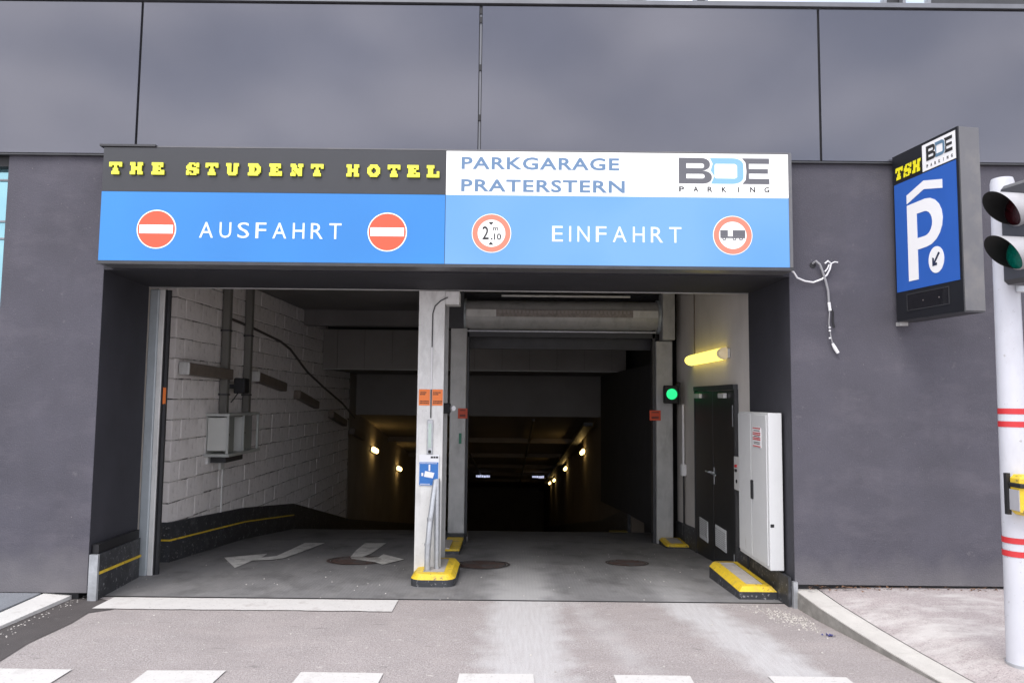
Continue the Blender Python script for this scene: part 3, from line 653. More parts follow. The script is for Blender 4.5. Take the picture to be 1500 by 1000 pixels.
for a, b in ((-.75,-.721), (2.271,2.31)):
    m_ = MB(); m_.yz([(4.62+.27*math.cos(R(t_)), 3.2+.27*math.sin(R(t_))) for t_ in range(360, 0, -20)], a, b); m_.build('end_plate', railm, sh)
bx('bottom_bar', darksteel, sh, -.7, 2.25, 4.5, 4.56, 2.85, 2.95, c=.006)
bx('bar_edge', galv, sh, -.7, 2.25, 4.49, 4.5, 2.935, 2.955)
bx('bracket', greysteel, sh, 2.312, 2.5, 4.3, 4.6, 2.82, 3.55, c=.006)
bx('bracket', darksteel, sh, -1.0, -.751, 4.4, 4.7, 2.98, 3.55)
MB().tube([(-.17,4.4,3.49),(1.83,4.4,3.49)], .018, 8).build('top_tube', whitegrey, sh, smooth=True)
bx('header', darksteel, sh, -1.0, 2.6, 4.96, 5.06, 2.7, 3.6)
for a, b in ((-.82,-.675), (2.13,2.3)):
    q = bx('warning_sticker', redst, sh, a, b, 4.43, 4.444, 1.585, 1.74)
    m_ = MB()
    for z in (1.71, 1.64, 1.62): m_.box(a+.03, b-.03, 4.426, 4.429, z-.006, z+.006)
    m_.build('print', ink, q)
bx('green_label', mat('green_label', (.03,.2,.12), .5), sh, -.8, -.76, 4.43, 4.444, 1.2, 1.36)
# small camera/sensor behind the column
cs = thing('door_sensor', 'small round sensor on the side of the centre column', 'sensor', (-.66,2.0,1.75))
MB().tube([(-.70,1.55,1.78),(-.66,1.5,1.78)], .03, 10).build('sensor_head', white, cs, smooth=True); bx('sensor_base', black, cs, -.80, -.70, 1.5, 1.6, 1.72, 1.84, c=.01)

# ================================================================ large sign
SG = thing('garage_sign', 'long illuminated sign over the entrance reading AUSFAHRT and EINFAHRT', 'sign', (-.63,-.1,3.12))
bx('housing', signside, SG, -3.83, 2.585, -.245, -.002, 3.1, 4.2)
bx('bottom_frame', darksteel, SG, -3.84, 2.59, -.258, -.246, 3.098, 3.128)
bx('side_frame', signside, SG, 2.555, 2.585, -.262, -.246, 3.129, 4.2)
bx('dark_panel', sblack, SG, -3.822, -.634, -.26, -.246, 3.778, 4.192)
bx('blue_panel', sblue1, SG, -3.822, -.634, -.26, -.246, 3.13, 3.775)
bx('white_panel', swhite, SG, -.628, 2.553, -.26, -.246, 3.778, 4.192)
bx('blue_panel', sblue2, SG, -.628, 2.553, -.26, -.246, 3.13, 3.775)
bx('top_flashing', darksteel, SG, -3.86, -3.34, -.27, -.01, 4.202, 4.222); bx('top_flashing', signside, SG, -3.335, 2.585, -.25, -.01, 4.201, 4.212)
yedge = mat('yellow_green_edge', (.12,.13,.03), .5)
px0 = lambda u: -3.756+(u-162)*(3.061/481)
m_ = MB(); sh_m = MB()
for ch, u in zip("THESTUDENTHOTEL", (171.5,202,233.5,284,312,342,374,405,436,465.5,517.5,548,577.5,606,634.5)):
    m_ = MB(); sh_m = MB()
    slab(ch, px0(u), 3.99, .116, .114, -.275, .008, m_); slab(ch, px0(u)+.004, 3.987, .116, .114, -.2605, .014, sh_m)
    lt = m_.build('letter', syellow, SG); sh_m.build('letter_edge', yedge, lt)
def word(chars, widths, x0, x1, z0, z1):
    tw = sum(widths); gap = (x1-x0-tw)/(len(chars)-1); x = x0
    for ch, w_ in zip(chars, widths):
        text(ch, x, x+w_, z0, z1, -.2605, .004).build('letter', slet, SG); x += w_+gap
word('AUSFAHRT', [.128,.108,.108,.098,.128,.108,.112,.112], -2.9, -1.587, 3.348, 3.495)
word('EINFAHRT', [.1,.018,.112,.098,.128,.108,.112,.112], .36, 1.555, 3.347, 3.493)
text('PARKGARAGE', -.487, .981, 4.02, 4.138, -.2605, .004, .022, 1.1).build('lettering', stext, SG)
text('PRATERSTERN', -.487, 1.032, 3.808, 3.926, -.2605, .004, .022, 1.1).build('lettering', stext, SG)
logo(SG, 1.535, 2.377, 3.906, 4.15, -.2605, sgrey, slblue, sink, 3.828, 3.878)
for cx, cz in ((-3.297,3.423), (-1.163,3.419)):
    d_ = MB().flat([circ(cx, cz, .182)], -.2605, .003).build('no_entry_disc', swhite, SG)
    MB().flat([circ(cx, cz, .172)], -.2636, .003).build('red_field', sred, d_)
    MB().flat([[(cx-.155,cz-.04),(cx+.155,cz-.04),(cx+.155,cz+.04),(cx-.155,cz+.04)]], -.2667, .003).build('white_bar', swhite, d_)
def rdisc(cx, cz, nm):
    d_ = MB().flat([circ(cx, cz, .182)], -.2605, .003).build(nm, swhite, SG)
    MB().flat([circ(cx, cz, .176), circ(cx, cz, .128)[::-1]], -.2636, .003).build('red_ring', sred2, d_); return d_
d_ = rdisc(-.2, 3.418, 'height_limit_disc'); a = -.2; c_ = 3.418
m_ = text('2', a-.085, a-.025, c_-.06, c_+.065, -.2637, .003, .012)
for q in (text('10', a+.022, a+.09, c_-.062, c_-.002, -.2637, .003, .02), text('m', a+.012, a+.062, c_+.025, c_+.055, -.2637, .003, .015)): m_.add(q.v, q.f)
m_.box(a-.005, a+.01, -.2667, -.2637, c_-.06, c_-.045)
m_.flat([[(a-.03,c_+.105),(a+.02,c_+.105),(a-.005,c_+.075)]], -.2637); m_.flat([[(a-.03,c_-.108),(a+.02,c_-.108),(a-.005,c_-.078)]], -.2637)
m_.build('height_print', sink, d_)
d_ = rdisc(2.029, 3.422, 'no_trailer_disc'); a = 2.029; c_ = 3.425
m_ = MB().flat([[(a-.115,c_-.012),(a-.115,c_+.045),(a-.045,c_+.045),(a-.045,c_-.012)]], -.2637); m_.flat([[(a+.0,c_-.012),(a+.0,c_+.045),(a+.115,c_+.045),(a+.115,c_-.012)]], -.2637)
m_.flat([[(a-.115,c_-.03),(a-.115,c_-.013),(a+.115,c_-.013),(a+.115,c_-.03)]], -.2637, .0025)
for q in (-.08, .015, .075): m_.flat([circ(a+q, c_-.036, .017, 16), circ(a+q, c_-.036, .008, 12)[::-1]], -.2668, .002)
m_.build('truck_print', sgrey, d_)

# ================================================================ projecting blade sign
th = math.atan2(-.8, .12)
BS = thing('projecting_parking_sign', 'blue projecting parking sign with large white P on the right wall', 'sign', (3.63,-.1,2.67), th, org=(0,0,2.67))
bx('housing', signside, BS, -.03, .815, .012, .2, 2.665, 4.235, c=.004)
bx('bottom_cover', darksteel, BS, -.03, .812, .004, .19, 2.655, 2.664)
blk = mat('sign_black', (.012,.013,.016), .35, var=.1)
face = bx('black_face', blk, BS, -.03, .812, 0, .0115, 2.665, 4.236)
bx('blue_field', mat('parking_blue', (.022,.095,.38), .4, var=.04, emit=.12, ecol=(.03,.15,.6)), BS, -.01, .782, -.004, -.0005, 2.93, 3.955)
wp = mat('sign_white_print', (.8,.8,.8), .4, var=.02, emit=.1)
bx('white_field', wp, BS, .382, .784, -.004, -.0005, 3.968, 4.21)
MB().flat([[(.163,3.73),(.391,3.81),(.62,3.757),(.62,3.835),(.391,3.888),(.163,3.812)]], -.0045, .003).build('roof_symbol', wp, BS)
def arc(cx, cz, ra, rb, a0, a1, n=10): return [(cx+ra*math.cos(R(a0+(a1-a0)*i/n)), cz+rb*math.sin(R(a0+(a1-a0)*i/n))) for i in range(n+1)]
outer = [(.162,3.01),(.289,3.01),(.289,3.28),(.40,3.285)]+arc(.40,3.503,.212,.218,-90,90)+[(.162,3.715)]
inner = [(.289,3.385),(.289,3.61),(.38,3.61)]+arc(.385,3.498,.1,.112,90,-90)+[(.38,3.386)]
MB().flat([outer, inner[::-1]], -.0045, .003).build('letter_p', wp, BS)
dsc = MB().flat([[(.518+.094*math.cos(t_*math.pi/16), 3.148+.117*math.sin(t_*math.pi/16)) for t_ in range(32)]], -.0045, .003).build('arrow_disc', wp, BS)
MB().flat([[(.566,3.2),(.548,3.212),(.492,3.135),(.492,3.165),(.472,3.172),(.472,3.096),(.528,3.1),(.526,3.122),(.505,3.122)]], -.008, .002).build('arrow', mat('sign_dark_blue', (.02,.03,.07), .4), dsc)
m_ = MB(); yl = mat('yellow_print', (.8,.72,.02), .4, var=.02, emit=.12)
for ch, cx in zip("TSH", (.065,.185,.305)): slab(ch, cx, 4.05, .1, .115, -.004, .003, m_, .12)
m_.build('lettering', yl, BS)
logo(BS, .436, .752, 4.05, 4.182, -.0045, ink, mat('logo_blue_grey', (.12,.22,.32), .4), ink, 3.99, 4.018)
fr = MB().flat([[(.12,2.74),(.655,2.74),(.655,2.895),(.12,2.895)], [(.127,2.747),(.127,2.888),(.648,2.888),(.648,2.747)]], -.0005, .006).build('display_frame', darksteel, BS)
bx('display_window', mat('display_glass', (.01,.01,.012), .08), fr, .128, .647, -.004, -.0006, 2.748, 2.887)
for q in (.33, .53): bx('display_led', mat('led_grey', (.2,.18,.17), .4), fr, q, q+.01, -.007, -.0045, 2.81, 2.82)
bx('mount_plate', darksteel, BS, -.09, -.031, .04, .16, 2.75, 4.15)
bx('mount_foot', greysteel, BS, -.075, -.01, .02, .1, 2.62, 2.654)

# ================================================================ traffic light pole
PX, PY = 3.545, -1.75
PL = thing('traffic_light_pole', 'white round pole with red stripes on the right pavement', 'pole', (PX,PY,.12))
def rz(z): return .098-.022*(z-.1)/3.4
m_ = MB().tube([(PX,PY,.04),(PX,PY,1.0),(PX-.003,PY,2),(PX-.008,PY,3.49),(PX-.008,PY,3.52)], [rz(.1),rz(1),rz(2),rz(3.49),rz(3.5)*.9], 32)
pm = mat('pole_white', (.56,.57,.61), .4, var=.04, vs=3, dirt=[(4,.52,.8,(.42,.42,.44),5,.5,(1,1,.4)), (30,.66,.7,(.3,.28,.26),4,.6)])
m_.build('shaft', pm, PL, smooth=True)
for zc in (1.805, .915):
    for dz in (-.048, .042):
        z = zc+dz; o = MB().tube([(PX-.002,PY,z-.02),(PX-.002,PY,z+.02)], rz(z)+.0025, 32, caps=False).build('red_stripe', redp, PL, smooth=True)
MB().tube([(PX,PY,.07),(PX,PY,.125)], .106, 24).build('base_collar', galv, PL)
MB().tube([(PX+.01,PY-.06,3.4),(PX+.28,PY-.3,3.56)], .022, 8).build('upper_bracket', galv, PL); bx('bracket_clamp', galv, PL, PX-.03, PX+.06, PY-.1, PY-.07, 3.36, 3.45, c=.006)
MB().box(PX-.0,PX+.33,PY-.16,PY-.10,2.77,2.80).build('lower_bracket', galv, PL); bx('bracket_clamp', galv, PL, PX+.0, PX+.07, PY-.1, PY-.08, 2.68, 2.77, c=.006)
sp_ = MB().tube([(PX+.2,PY-.2,3.5),(PX+.2,PY-.2,3.72)], .02, 8).build('sensor_post', galv, PL)
MB().tube([(PX+.13,PY-.25,3.73),(PX+.32,PY-.15,3.75)], .045, 10).build('sensor_head', white, sp_, smooth=True)
MB().tube([(PX+.22,PY-.25,3.7),(PX+.19,PY-.28,3.62),(PX+.14,PY-.22,3.5)], .006, 6).build('cable', white, PL, smooth=True)
MB().tube([(PX+.08,PY-.1,2.76),(PX+.1,PY-.13,2.6),(PX+.14,PY-.13,2.45),(PX+.2,PY-.13,2.35)], .006, 6).build('cable', mat('pale_green_cable', (.5,.6,.45), .5), PL, smooth=True)
MB().tube([(PX+.13,PY-.14,2.76),(PX+.15,PY-.15,2.62),(PX+.12,PY-.15,2.56),(PX+.09,PY-.12,2.55)], .008, 6).build('cable', black, PL, smooth=True)
MB().tube([(PX+.08,PY-.1,2.35),(PX+.12,PY-.12,2.34),(PX+.16,PY-.12,2.28),(PX+.17,PY-.12,2.2)], .006, 6).build('cable', white, PL, smooth=True)
# signal head
HT = R(-76)
TL = thing('traffic_light', 'two lamp traffic light with dark visors at the right edge', 'traffic light', (3.44,-2.05,2.7), HT, org=(0,0,2.7))
hm = mat('signal_housing', (.05,.05,.055), .4, var=.1)
bx('housing', hm, TL, -.16, .16, .0, .2, 2.72, 3.42, c=.03)
vm = [mat('visor_outer', (.42,.42,.43), .35, var=.05), mat('visor_lining', (.01,.01,.01), .8)]
for zc, nm, lc in ((3.215,'red',(.03,.003,.005)), (2.915,'green',(.0,.09,.065))):
    n = 36; vo = []; fo = []; Rr = .112
    for j in range(2):
        for k in range(n):
            a = 2*math.pi*k/n; s_ = math.sin(a); Lk = .015+.23*((s_+1)/2)**.75 if j else 0
            rr_ = Rr-.006*j
            vo.append((rr_*math.cos(a), -.002-Lk, zc+rr_*s_))
    fo = [(k, (k+1) % n, n+(k+1) % n, n+k) for k in range(n)]
    m_ = MB(); m_.v = vo; m_.f = fo; v_ = m_.build('visor', vm[0], TL, smooth=True)
    m2 = MB(); m2.v = [(x_*.965, y_+(.0 if i < n else .001), zc+(z_-zc)*.965) for i, (x_, y_, z_) in enumerate(vo)]; m2.f = [q[::-1] for q in fo]
    m2.add(m_.v[n:]+m2.v[n:2*n], [(k, (k+1) % n, n+(k+1) % n, n+k) for k in range(n)]); m2.build('visor_lining', vm[1], v_, smooth=True)
    lens = MB(); vs_ = []; ft = []
    for j, (rr_, yy) in enumerate(((.105,-.004), (.08,-.02), (.04,-.03), (.002,-.033))):
        for k in range(24): vs_.append((rr_*math.cos(2*math.pi*k/24), yy, zc+rr_*math.sin(2*math.pi*k/24)))
    for j in range(3):
        for k in range(24): ft.append((j*24+k, j*24+(k+1) % 24, (j+1)*24+(k+1) % 24, (j+1)*24+k))
    lens.v = vs_; lens.f = ft; lens.build('lens', mat(nm+'_lens', lc, .15, var=.4, vs=30, bump=.5, bs=120, emit=.2 if nm == 'green' else 0), TL, smooth=True)
# push button box
PB = thing('pedestrian_button_box', 'yellow pedestrian push button box on the white pole', 'push button', (3.5,-1.9,1.13))
bx('case', yellow, PB, 3.425, 3.57, -1.99, -1.85, 1.15, 1.42, c=.025)
bx('side_plate', mat('pb_grey', (.4,.4,.42), .4), PB, 3.418, 3.424, -1.965, -1.87, 1.18, 1.32)
bx('black_band', black, PB, 3.414, 3.575, -1.995, -1.87, 1.335, 1.365, c=.006); bx('back_plate', black, PB, 3.402, 3.43, -1.87, -1.84, 1.145, 1.425)

# ================================================================ things on the right inner wall
DR = thing('steel_door', 'black double leaf steel door with two vents in the right wall', 'door', (2.6,2.5,-.1))
fr = bx('door_frame', darksteel, DR, 2.56, 2.615, 1.56, 3.44, 2.03, 2.09)
bx('frame_jamb', darksteel, fr, 2.57, 2.615, 1.55, 1.6, -.12, 2.03); bx('frame_jamb', darksteel, fr, 2.57, 2.615, 3.4, 3.45, -.25, 2.03)
leaf = bx('door_leaf', dooRm, DR, 2.575, 2.61, 1.605, 2.49, -.09, 2.02, c=.004); leaf2 = bx('door_leaf', dooRm, DR, 2.575, 2.61, 2.5, 3.395, -.16, 2.02, c=.004)
bx('vent', cabm, leaf, 2.566, 2.574, 1.94, 2.4, .12-.02, .36, c=.003); bx('vent', cabm, leaf2, 2.566, 2.574, 2.76, 3.18, .06, .33, c=.003)
for q, (a, b) in ((leaf, (1.95,2.38)), (leaf2, (2.77,3.17))):
    m_ = MB()
    for i in range(9): m_.box(2.562, 2.566, a, b, .12+i*.024, .128+i*.024)
    m_.build('vent_slats', greysteel, q)
for q, a, b in ((leaf, 1.85, 2.1), (leaf2, 3.0, 3.3)): bx('door_closer', whitegrey, q, 2.53, 2.574, a, b, 1.93, 1.99, c=.006)
hd = bx('handle_plate', galv, leaf, 2.566, 2.574, 2.42, 2.46, .85, 1.06, c=.003)
MB().tube([(2.57,2.44,.99),(2.525,2.44,.99),(2.52,2.3,.99),(2.52,2.2,.985)], .011, 8).build('handle', galv, leaf, smooth=True)
MB().tube([(2.57,2.56,.99),(2.53,2.56,.99),(2.527,2.68,.99)], .01, 8).build('handle', galv, leaf2, smooth=True)
bx('hinge', galv, leaf, 2.565, 2.572, 1.615, 1.635, 1.6, 1.85); bx('hinge', galv, leaf, 2.565, 2.572, 1.615, 1.635, -.07, .15)
CB = thing('distribution_cabinet', 'tall light grey electrical cabinet mounted on the right reveal', 'cabinet', (2.54,.64,.29))
bx('body', cabm, CB, 2.478, 2.61, .17, 1.1, .295, 1.785, c=.004)
dA = bx('door', cabm, CB, 2.466, 2.476, .2, .66, .33, 1.765, c=.003); bx('door', cabm, CB, 2.466, 2.476, .665, 1.08, .33, 1.765, c=.003)
bx('handle', black, dA, 2.447, 2.465, .59, .64, .91, 1.1, c=.006)
bx('edge_strip', black, CB, 2.485, 2.52, .168, .1695, .7, .73)
q = bx('warning_label', white, dA, 2.461, 2.4655, .34, .58, 1.44, 1.635)
m_ = MB()
for z in (1.628, 1.582, 1.565, 1.532, 1.516, 1.45): m_.box(2.4595, 2.4605, .345, .575, z-.005, z+.005)
m_.build('red_lines', redp, q)
m_ = MB()
for z in (1.605, 1.548, 1.49, 1.475): m_.box(2.4595, 2.4605, .37, .55, z-.003, z+.003)
m_.build('print', ink, q)
SWB = thing('key_switch_box', 'small metal switch box between black door and grey cabinet', 'switch box', (2.58,1.45,.9))
bx('case', whitegrey, SWB, 2.54, 2.615, 1.3, 1.5, .9, 1.27, c=.006)
for z, mm in ((1.17, redp), (1.12, black)): MB().tube([(2.54,1.4,z),(2.52,1.4,z)], .017, 10).build('button', mm, SWB, smooth=True)
MB().tube([(2.54,1.4,1.0),(2.532,1.4,1.0)], .02, 10).build('keyhole', black, SWB)
# big yellow lamp
YL = thing('wall_lamp', 'large lit yellow tube lamp above the black door', 'lamp', (2.6,2.75,2.4), group='lit wall lamps')
bx('base', whitegrey, YL, 2.585, 2.615, 1.83, 3.72, 2.41, 2.53, c=.008)
n = 8; m_ = MB(); pr = [(2.583-.1*math.sin(R(180*i/n)), 2.47-.075*math.cos(R(180*i/n))) for i in range(n+1)]
v = []
for yy, sc in ((1.98,.6), (2.03,1), (3.62,1), (3.69,.6)): v += [(2.583+(a-2.583)*sc, yy, 2.47+(b-2.47)*sc) for a, b in pr]
k = n+1; f = [(j*k+i, j*k+i+1, (j+1)*k+i+1, (j+1)*k+i) for j in range(3) for i in range(n)]+[tuple(range(k))[::-1], tuple(3*k+i for i in range(k))]
m_.add(v, f); m_.build('cover', lit('lamp_yellow', (1,.82,.16), 1.7), YL, smooth=True)
v = []
m_ = MB()
for yy, sc in ((1.84,.55), (1.86,.98), (1.975,.98)): v += [(2.583+(a-2.583)*sc, yy, 2.47+(b-2.47)*sc) for a, b in pr]
m_.add(v, [(j*k+i, j*k+i+1, (j+1)*k+i+1, (j+1)*k+i) for j in range(2) for i in range(n)]+[tuple(range(k))[::-1]]); m_.build('end_cap', lit('lamp_cap', (.8,.65,.4), .35), YL, smooth=True)
MB().tube([(2.61,3.55,3.6),(2.61,3.55,2.53)], .008, 6).build('cable', lampb, YL)
# green signal
GS = thing('green_signal_lamp', 'small green signal light beside the right shutter rail', 'signal lamp', (2.45,4.2,1.86))
bx('case', black, GS, 2.29, 2.5, 4.1, 4.2, 1.85, 2.12, c=.012); bx('back_plate', black, GS, 2.5, 2.53, 4.08, 4.22, 1.84, 2.17)
MB().tube([(2.4,4.1,1.99),(2.4,4.06,1.99)], .088, 20, caps=False).build('rim', black, GS, smooth=True)
MB().tube([(2.4,4.099,1.99),(2.4,4.09,1.99)], .08, 20).build('lens', lit('green_lens', (.02,.85,.25), 1.1), GS)
MB().tube([(2.58,4.15,1.84),(2.58,4.15,.95)], .016, 8).build('conduit', white, GS); bx('junction_box', white, GS, 2.54, 2.615, 4.09, 4.2, .78, .95, c=.01)
MB().tube([(2.585,4.16,.78),(2.585,4.16,-.2)], .014, 8).build('lower_conduit', black, GS)

# ================================================================ things on the block wall
def unlit(y, z, ln, tilt, lab):
    t = thing('unlit_wall_lamp', lab, 'lamp', (-4.09,y,z), group='unlit tube lamps on the block wall')
    m_ = MB()
    def q(a, b, c, d, e, f_): return MB().box(a, b, c, d, e, f_, c=.012)
    o = q(-4.085,-3.96,y,y+ln,z-.075,z+.075).build('housing', lampb, t)
    e = q(-4.087,-3.955,y-.035,y-.001,z-.08,z+.08).build('end_cap', lampb if y > 6 else whitegrey, t)
    bx('mounting_block', whitegrey, t, -4.1, -4.086, y+.1, y+ln-.1, z-.045, z+.045)
    t.rotation_euler = (tilt, 0, 0); return t
unlit(2.1, 2.225, 1.45, -.02, 'unlit brown tube lamp on the block wall nearest the exit opening')
unlit(4.65, 2.2, 1.45, -.1, 'unlit brown tube lamp right of the vertical ducts on the block wall')
unlit(6.95, 1.93, 1.4, -.15, 'unlit tube lamp third from the entrance on the block wall')
unlit(9.6, 1.5, 1.4, -.17, 'dim unlit tube lamp fourth from the entrance on the left wall')
unlit(11.9, 1.03, 1.4, -.17, 'dim unlit tube lamp deepest on the left wall')
for yy, lab in ((3.42, 'vertical duct on the block wall left of the black loudspeaker'), (4.3, 'vertical duct on the block wall right of the black loudspeaker')):
    t = thing('vertical_duct', lab, 'duct', (-4.02,yy,1.64), group='vertical ducts on the block wall')
    bx('duct', mat('duct_grey', (.16,.155,.14), .5, var=.1), t, -4.085, -3.98, yy-.05, yy+.05, 1.645, 3.6, c=.01)
    for z in (1.9, 2.8): bx('strap', darksteel, t, -4.1, -3.975, yy-.058, yy+.058, z, z+.025)
LS = thing('loudspeaker', 'small black loudspeaker box between the vertical ducts', 'speaker', (-3.98,3.75,1.95))
bx('case', black, LS, -3.96, -3.80, 3.55, 3.75, 1.93, 2.15, c=.015); bx('bracket', darksteel, LS, -4.1, -3.961, 3.62, 3.68, 2.0, 2.06)
MB().tube([(-3.9,3.56,1.93),(-3.93,3.52,1.86),(-3.97,3.5,1.8)], .008, 6).build('cable', black, LS)
SC = thing('wall_display_case', 'open grey metal case with two compartments on the block wall', 'display case', (-3.95,3.5,1.08))
alum = mat('case_frame', (.5,.52,.5), .4, .3, var=.06)
inn = mat('case_inner', (.55,.56,.53), .6, var=.06)
bx('back', inn, SC, -4.095, -4.085, 3.0, 4.15, 1.12, 1.62)
bx('top', alum, SC, -4.095, -3.78, 2.97, 4.18, 1.621, 1.655, c=.004); bx('base', alum, SC, -4.1, -3.76, 2.95, 4.18, 1.08, 1.119, c=.004)
for yy in (2.975, 3.55, 4.14): bx('post', alum, SC, -3.815, -3.785, yy, yy+.03, 1.12, 1.62)
bx('side_panel', inn, SC, -4.07, -3.82, 2.99, 3.0, 1.16, 1.6); bx('divider', inn, SC, -4.08, -3.82, 3.56, 3.57, 1.12, 1.6)
d1 = bx('door', mat('case_door', (.2,.22,.21), .35), SC, -3.84, -3.832, 3.01, 3.3, 1.125, 1.61); d2 = bx('door', bpy.data.materials['case_door'], SC, -3.84, -3.832, 3.6, 4.0, 1.125, 1.61)
for q, yy in ((d1, 3.08), (d2, 3.66)): MB().tube([(-3.832,yy,1.37),(-3.81,yy,1.37)], .016, 10).build('lock', black, q)
bx('lower_tray', darksteel, SC, -4.095, -3.86, 3.1, 3.75, .99, 1.079, c=.005); bx('bracket', whitegrey, SC, -4.095, -4.06, 3.02, 3.09, .98, 1.079)
t = thing('cable_outlet', 'small outlet and thin cable conduit below the display case', 'conduit', (-4.08,3.55,.3))
MB().tube([(-4.088,3.6,.97),(-4.088,3.6,.2)], .012, 8).build('conduit', whitegrey, t, smooth=True); bx('outlet', whitegrey, t, -4.095, -4.05, 3.44, 3.57, .86, .98, c=.01)
t = MB().tube([(-4.085,3.45,3.02),(-4.085,4.5,2.97),(-4.085,6.0,2.86),(-4.085,6.6,2.76),(-4.085,7.8,2.38),(-4.085,9.1,2.1),(-4.085,10.9,1.75),(-4.085,12.4,1.35)], .022, 8).build('wall_pipe', mat('pipe_brown', (.1,.085,.08), .6), smooth=True)
tag(t, 'dark pipe descending diagonally along the block wall', 'pipe')

# ================================================================ ramp lamps
lampm = lit('lamp_warm', (1,.66,.22), 9)
def rlamp(x, y, z, side, lab, first=[None]):
    t = thing('ramp_wall_lamp', lab, 'lamp', (x, y, z), group='lit wall lamps')
    s_ = side
    bx('base', darksteel, t, min(x, x+.03*s_), max(x, x+.03*s_), y-.38, y+.38, z-.09, z+.09, c=.005)
    bx('cover', lampm, t, min(x+.031*s_, x+.13*s_), max(x+.031*s_, x+.13*s_), y-.33, y+.33, z-.07, z+.07, c=.035)
    t.rotation_euler = (-.17, 0, 0)
rlamp(-4.1, 15.1, .33, 1, 'lit wall lamp nearest on the left side of the ramp')
rlamp(-4.1, 20.0, -.67, 1, 'second lit wall lamp down the left side of the ramp')
rlamp(2.36, 16.8, .22, -1, 'lit wall lamp nearest on the right side of the ramp')
rlamp(2.36, 24.2, -1.0, -1, 'second lit wall lamp down the right side of the ramp')
rlamp(2.36, 32.2, -2.35, -1, 'third lit wall lamp down the right side of the ramp')
rlamp(2.36, 36.5, -2.98, -1, 'tiny farthest lit wall lamp on the right side of the ramp')
fs = lit('far_sign_light', (.6,.65,.9), .9)
for a, b, lab in ((-1.82,-1.1,'small dim lit sign hanging deep in the garage, left one'), (1.15,1.76,'small dim lit sign hanging deep in the garage, right one')):
    t = thing('hanging_lane_sign', lab, 'sign', ((a+b)/2,32.5,-2.25), group='lit signs deep in the garage')
    bx('case', black, t, a-.04, b+.04, 32.52, 32.6, -2.32, -2.08); m_ = MB(); xx = a
    while xx < b: d = random.uniform(.05, .12); m_.box(xx, min(xx+d, b), 32.49, 32.515, -2.25-random.uniform(0,.03), -2.17+random.uniform(0,.03)); xx += d+.02
    m_.build('lit_print', fs, t)

# ================================================================ cables beside the sign
wc = MB().tube([(2.57,-.1,3.17),(2.6,-.09,3.15),(2.66,-.07,3.12),(2.7,-.05,3.07),(2.78,-.035,3.04),(2.86,-.03,3.03),(2.94,-.03,3.06),(2.99,-.03,3.1),(3.02,-.035,3.16),(3.03,-.04,3.21),(3.0,-.04,3.235),(2.97,-.04,3.21)], .0085, 8)
wc.tube([(3.03,-.04,3.21),(3.06,-.05,3.225),(3.09,-.05,3.22)], .006, 6); wc.tube([(3.01,-.04,3.2),(2.99,-.05,3.16),(2.965,-.05,3.13)], .006, 6)
tag(wc.build('white_cable', white, smooth=True, org=(2.8,-.04,3.1)), 'loose white cable hanging from the corner of the large sign', 'cable')
gc = thing('grey_cable', 'grey cable with connectors hanging out of the right wall', 'cable', (2.98,-.03,2.4))
gm = mat('cable_grey', (.3,.3,.31), .5)
MB().tube([(2.87,.0,3.215),(2.89,-.03,3.235),(2.92,-.045,3.2),(2.945,-.04,3.14),(2.975,-.035,3.05),(3.0,-.03,2.95),(3.005,-.03,2.84)], .011, 8).build('sheath', gm, gc, smooth=True)
MB().tube([(3.005,-.03,2.84),(3.015,-.03,2.76)], .014, 8).build('connector', white, gc, smooth=True)
MB().tube([(3.015,-.03,2.8),(3.04,-.035,2.74),(3.035,-.03,2.66),(3.05,-.03,2.6)], .009, 6).build('loose_wire', black, gc, smooth=True)
MB().tube([(3.01,-.03,2.76),(3.0,-.03,2.64),(3.015,-.03,2.52),(3.03,-.03,2.45)], .006, 6).build('loose_wire', gm, gc, smooth=True)
for z in (2.6, 2.57, 2.5): MB().tube([(3.005,-.035,z-.006),(3.005,-.035,z+.006)], .011, 8).build('connector', white, gc, smooth=True)
MB().tube([(3.03,-.03,2.45),(3.05,-.03,2.41),(3.08,-.03,2.36)], [.012,.018,.016], 8).build('plug', white, gc, smooth=True)
m_ = MB().tube([(2.87,-.004,3.2),(2.87,.0,3.2)], .03, 12); m_.build('wall_hole', black, gc)

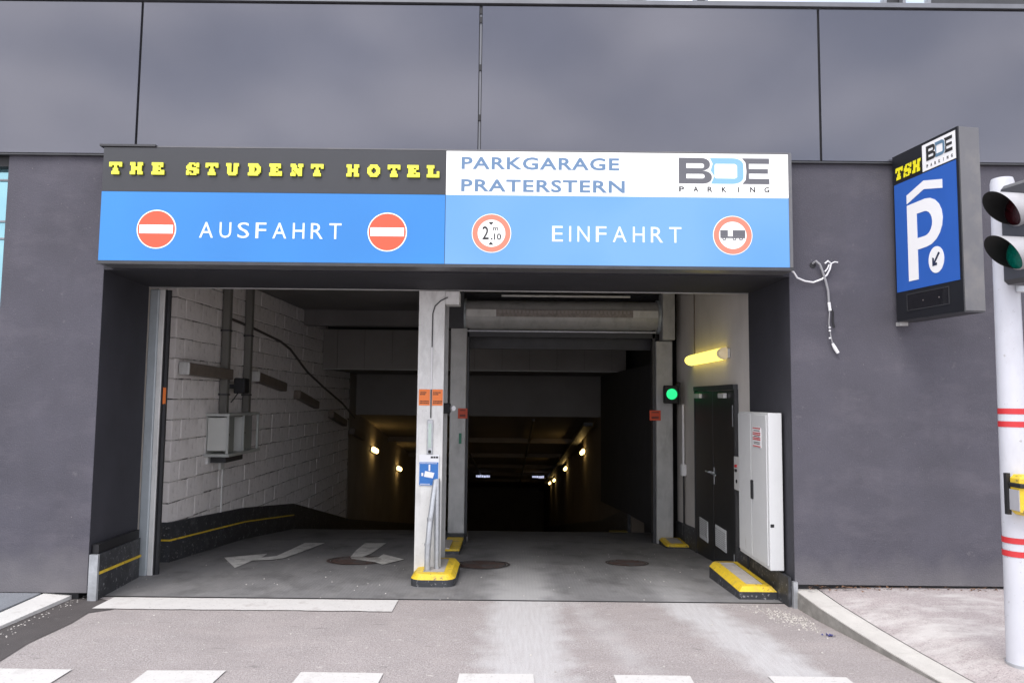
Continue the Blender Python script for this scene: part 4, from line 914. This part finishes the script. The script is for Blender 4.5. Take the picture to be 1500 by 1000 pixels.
# ================================================================ litter
gv = MB()
for i in range(600):
    x = random.gauss(2.5, .13); y = -.36+random.gauss(0, .15)-.7*(x-2.5); s_ = random.uniform(.002, .009)*random.uniform(.6, 1.3)
    if x > 2.62 or y > .05: continue
    gv.add([(x-s_,y-s_*.8,.0),(x+s_*.9,y-s_,.0),(x+s_,y+s_*.7,.0),(x-s_*.7,y+s_,.0),(x+random.uniform(-.3,.3)*s_,y,s_*1.3)], [(0,1,4),(1,2,4),(2,3,4),(3,0,4)])
gv.build('gravel', mat('gravel_pale', (.4,.375,.34), .9, var=.6, vs=20), kind='stuff')
lf = MB()
for i in range(130):
    x = 2.75+random.random()**1.3*2.6; y = -.02-abs(random.gauss(0,.03)); z = .178+random.uniform(0,.03); s_ = random.uniform(.01,.03); a = random.uniform(0,6.28); t_ = random.uniform(-.5,.9)
    c_, d_ = math.cos(a)*s_, math.sin(a)*s_
    lf.add([(x-c_,y-d_*.6,z),(x+d_*.5,y-c_*.3,z+s_*t_*.5),(x+c_,y+d_*.6,z+s_*.3),(x-d_*.5,y+c_*.3,z+s_*t_)], [(0,1,2,3)])
lf.build('dead_leaves', mat('dead_leaf', (.15,.08,.045), .8, var=.7, vs=14), kind='stuff')
pb = MB(); random.seed(3)
for i in range(260):
    x = random.uniform(-4.0, 2.6); y = random.uniform(-2.4, 3.5); s_ = random.uniform(.003, .009); z = zf(y)+.002
    pb.add([(x-s_,y-s_*.8,z),(x+s_*.9,y-s_,z),(x+s_,y+s_*.7,z),(x-s_*.7,y+s_,z),(x,y,z+s_)], [(0,1,4),(1,2,4),(2,3,4),(3,0,4)])
for i in range(110):
    x = -4.04+abs(random.gauss(0,.06)); y = random.uniform(-1.8,.15); s_ = random.uniform(.002,.008); z = .005
    pb.add([(x-s_,y-s_*.8,z),(x+s_*.9,y-s_,z),(x+s_,y+s_*.7,z),(x-s_*.7,y+s_,z),(x,y,z+s_)], [(0,1,4),(1,2,4),(2,3,4),(3,0,4)])
pb.build('road_grit', mat('grit', (.42,.4,.37), .9, var=.5, vs=9), kind='stuff')
bl = MB()
for i in range(14):
    a = random.uniform(0, 6.28); x, y = 2.6+random.gauss(0,.02), -.82+random.gauss(0,.012); s_ = .022
    bl.add([(x,y,.004),(x+s_*math.cos(a),y+s_*math.sin(a),.004+random.uniform(0,.02)),(x+s_*math.cos(a+1),y+s_*math.sin(a+1),.006+random.uniform(0,.02))], [(0,1,2)])
tag(bl.build('crumpled_wrapper', mat('wrapper_blue', (.06,.06,.2), .4), org=(2.6,-.82,0)), 'small crumpled dark blue wrapper on the road by the right kerb', 'litter')
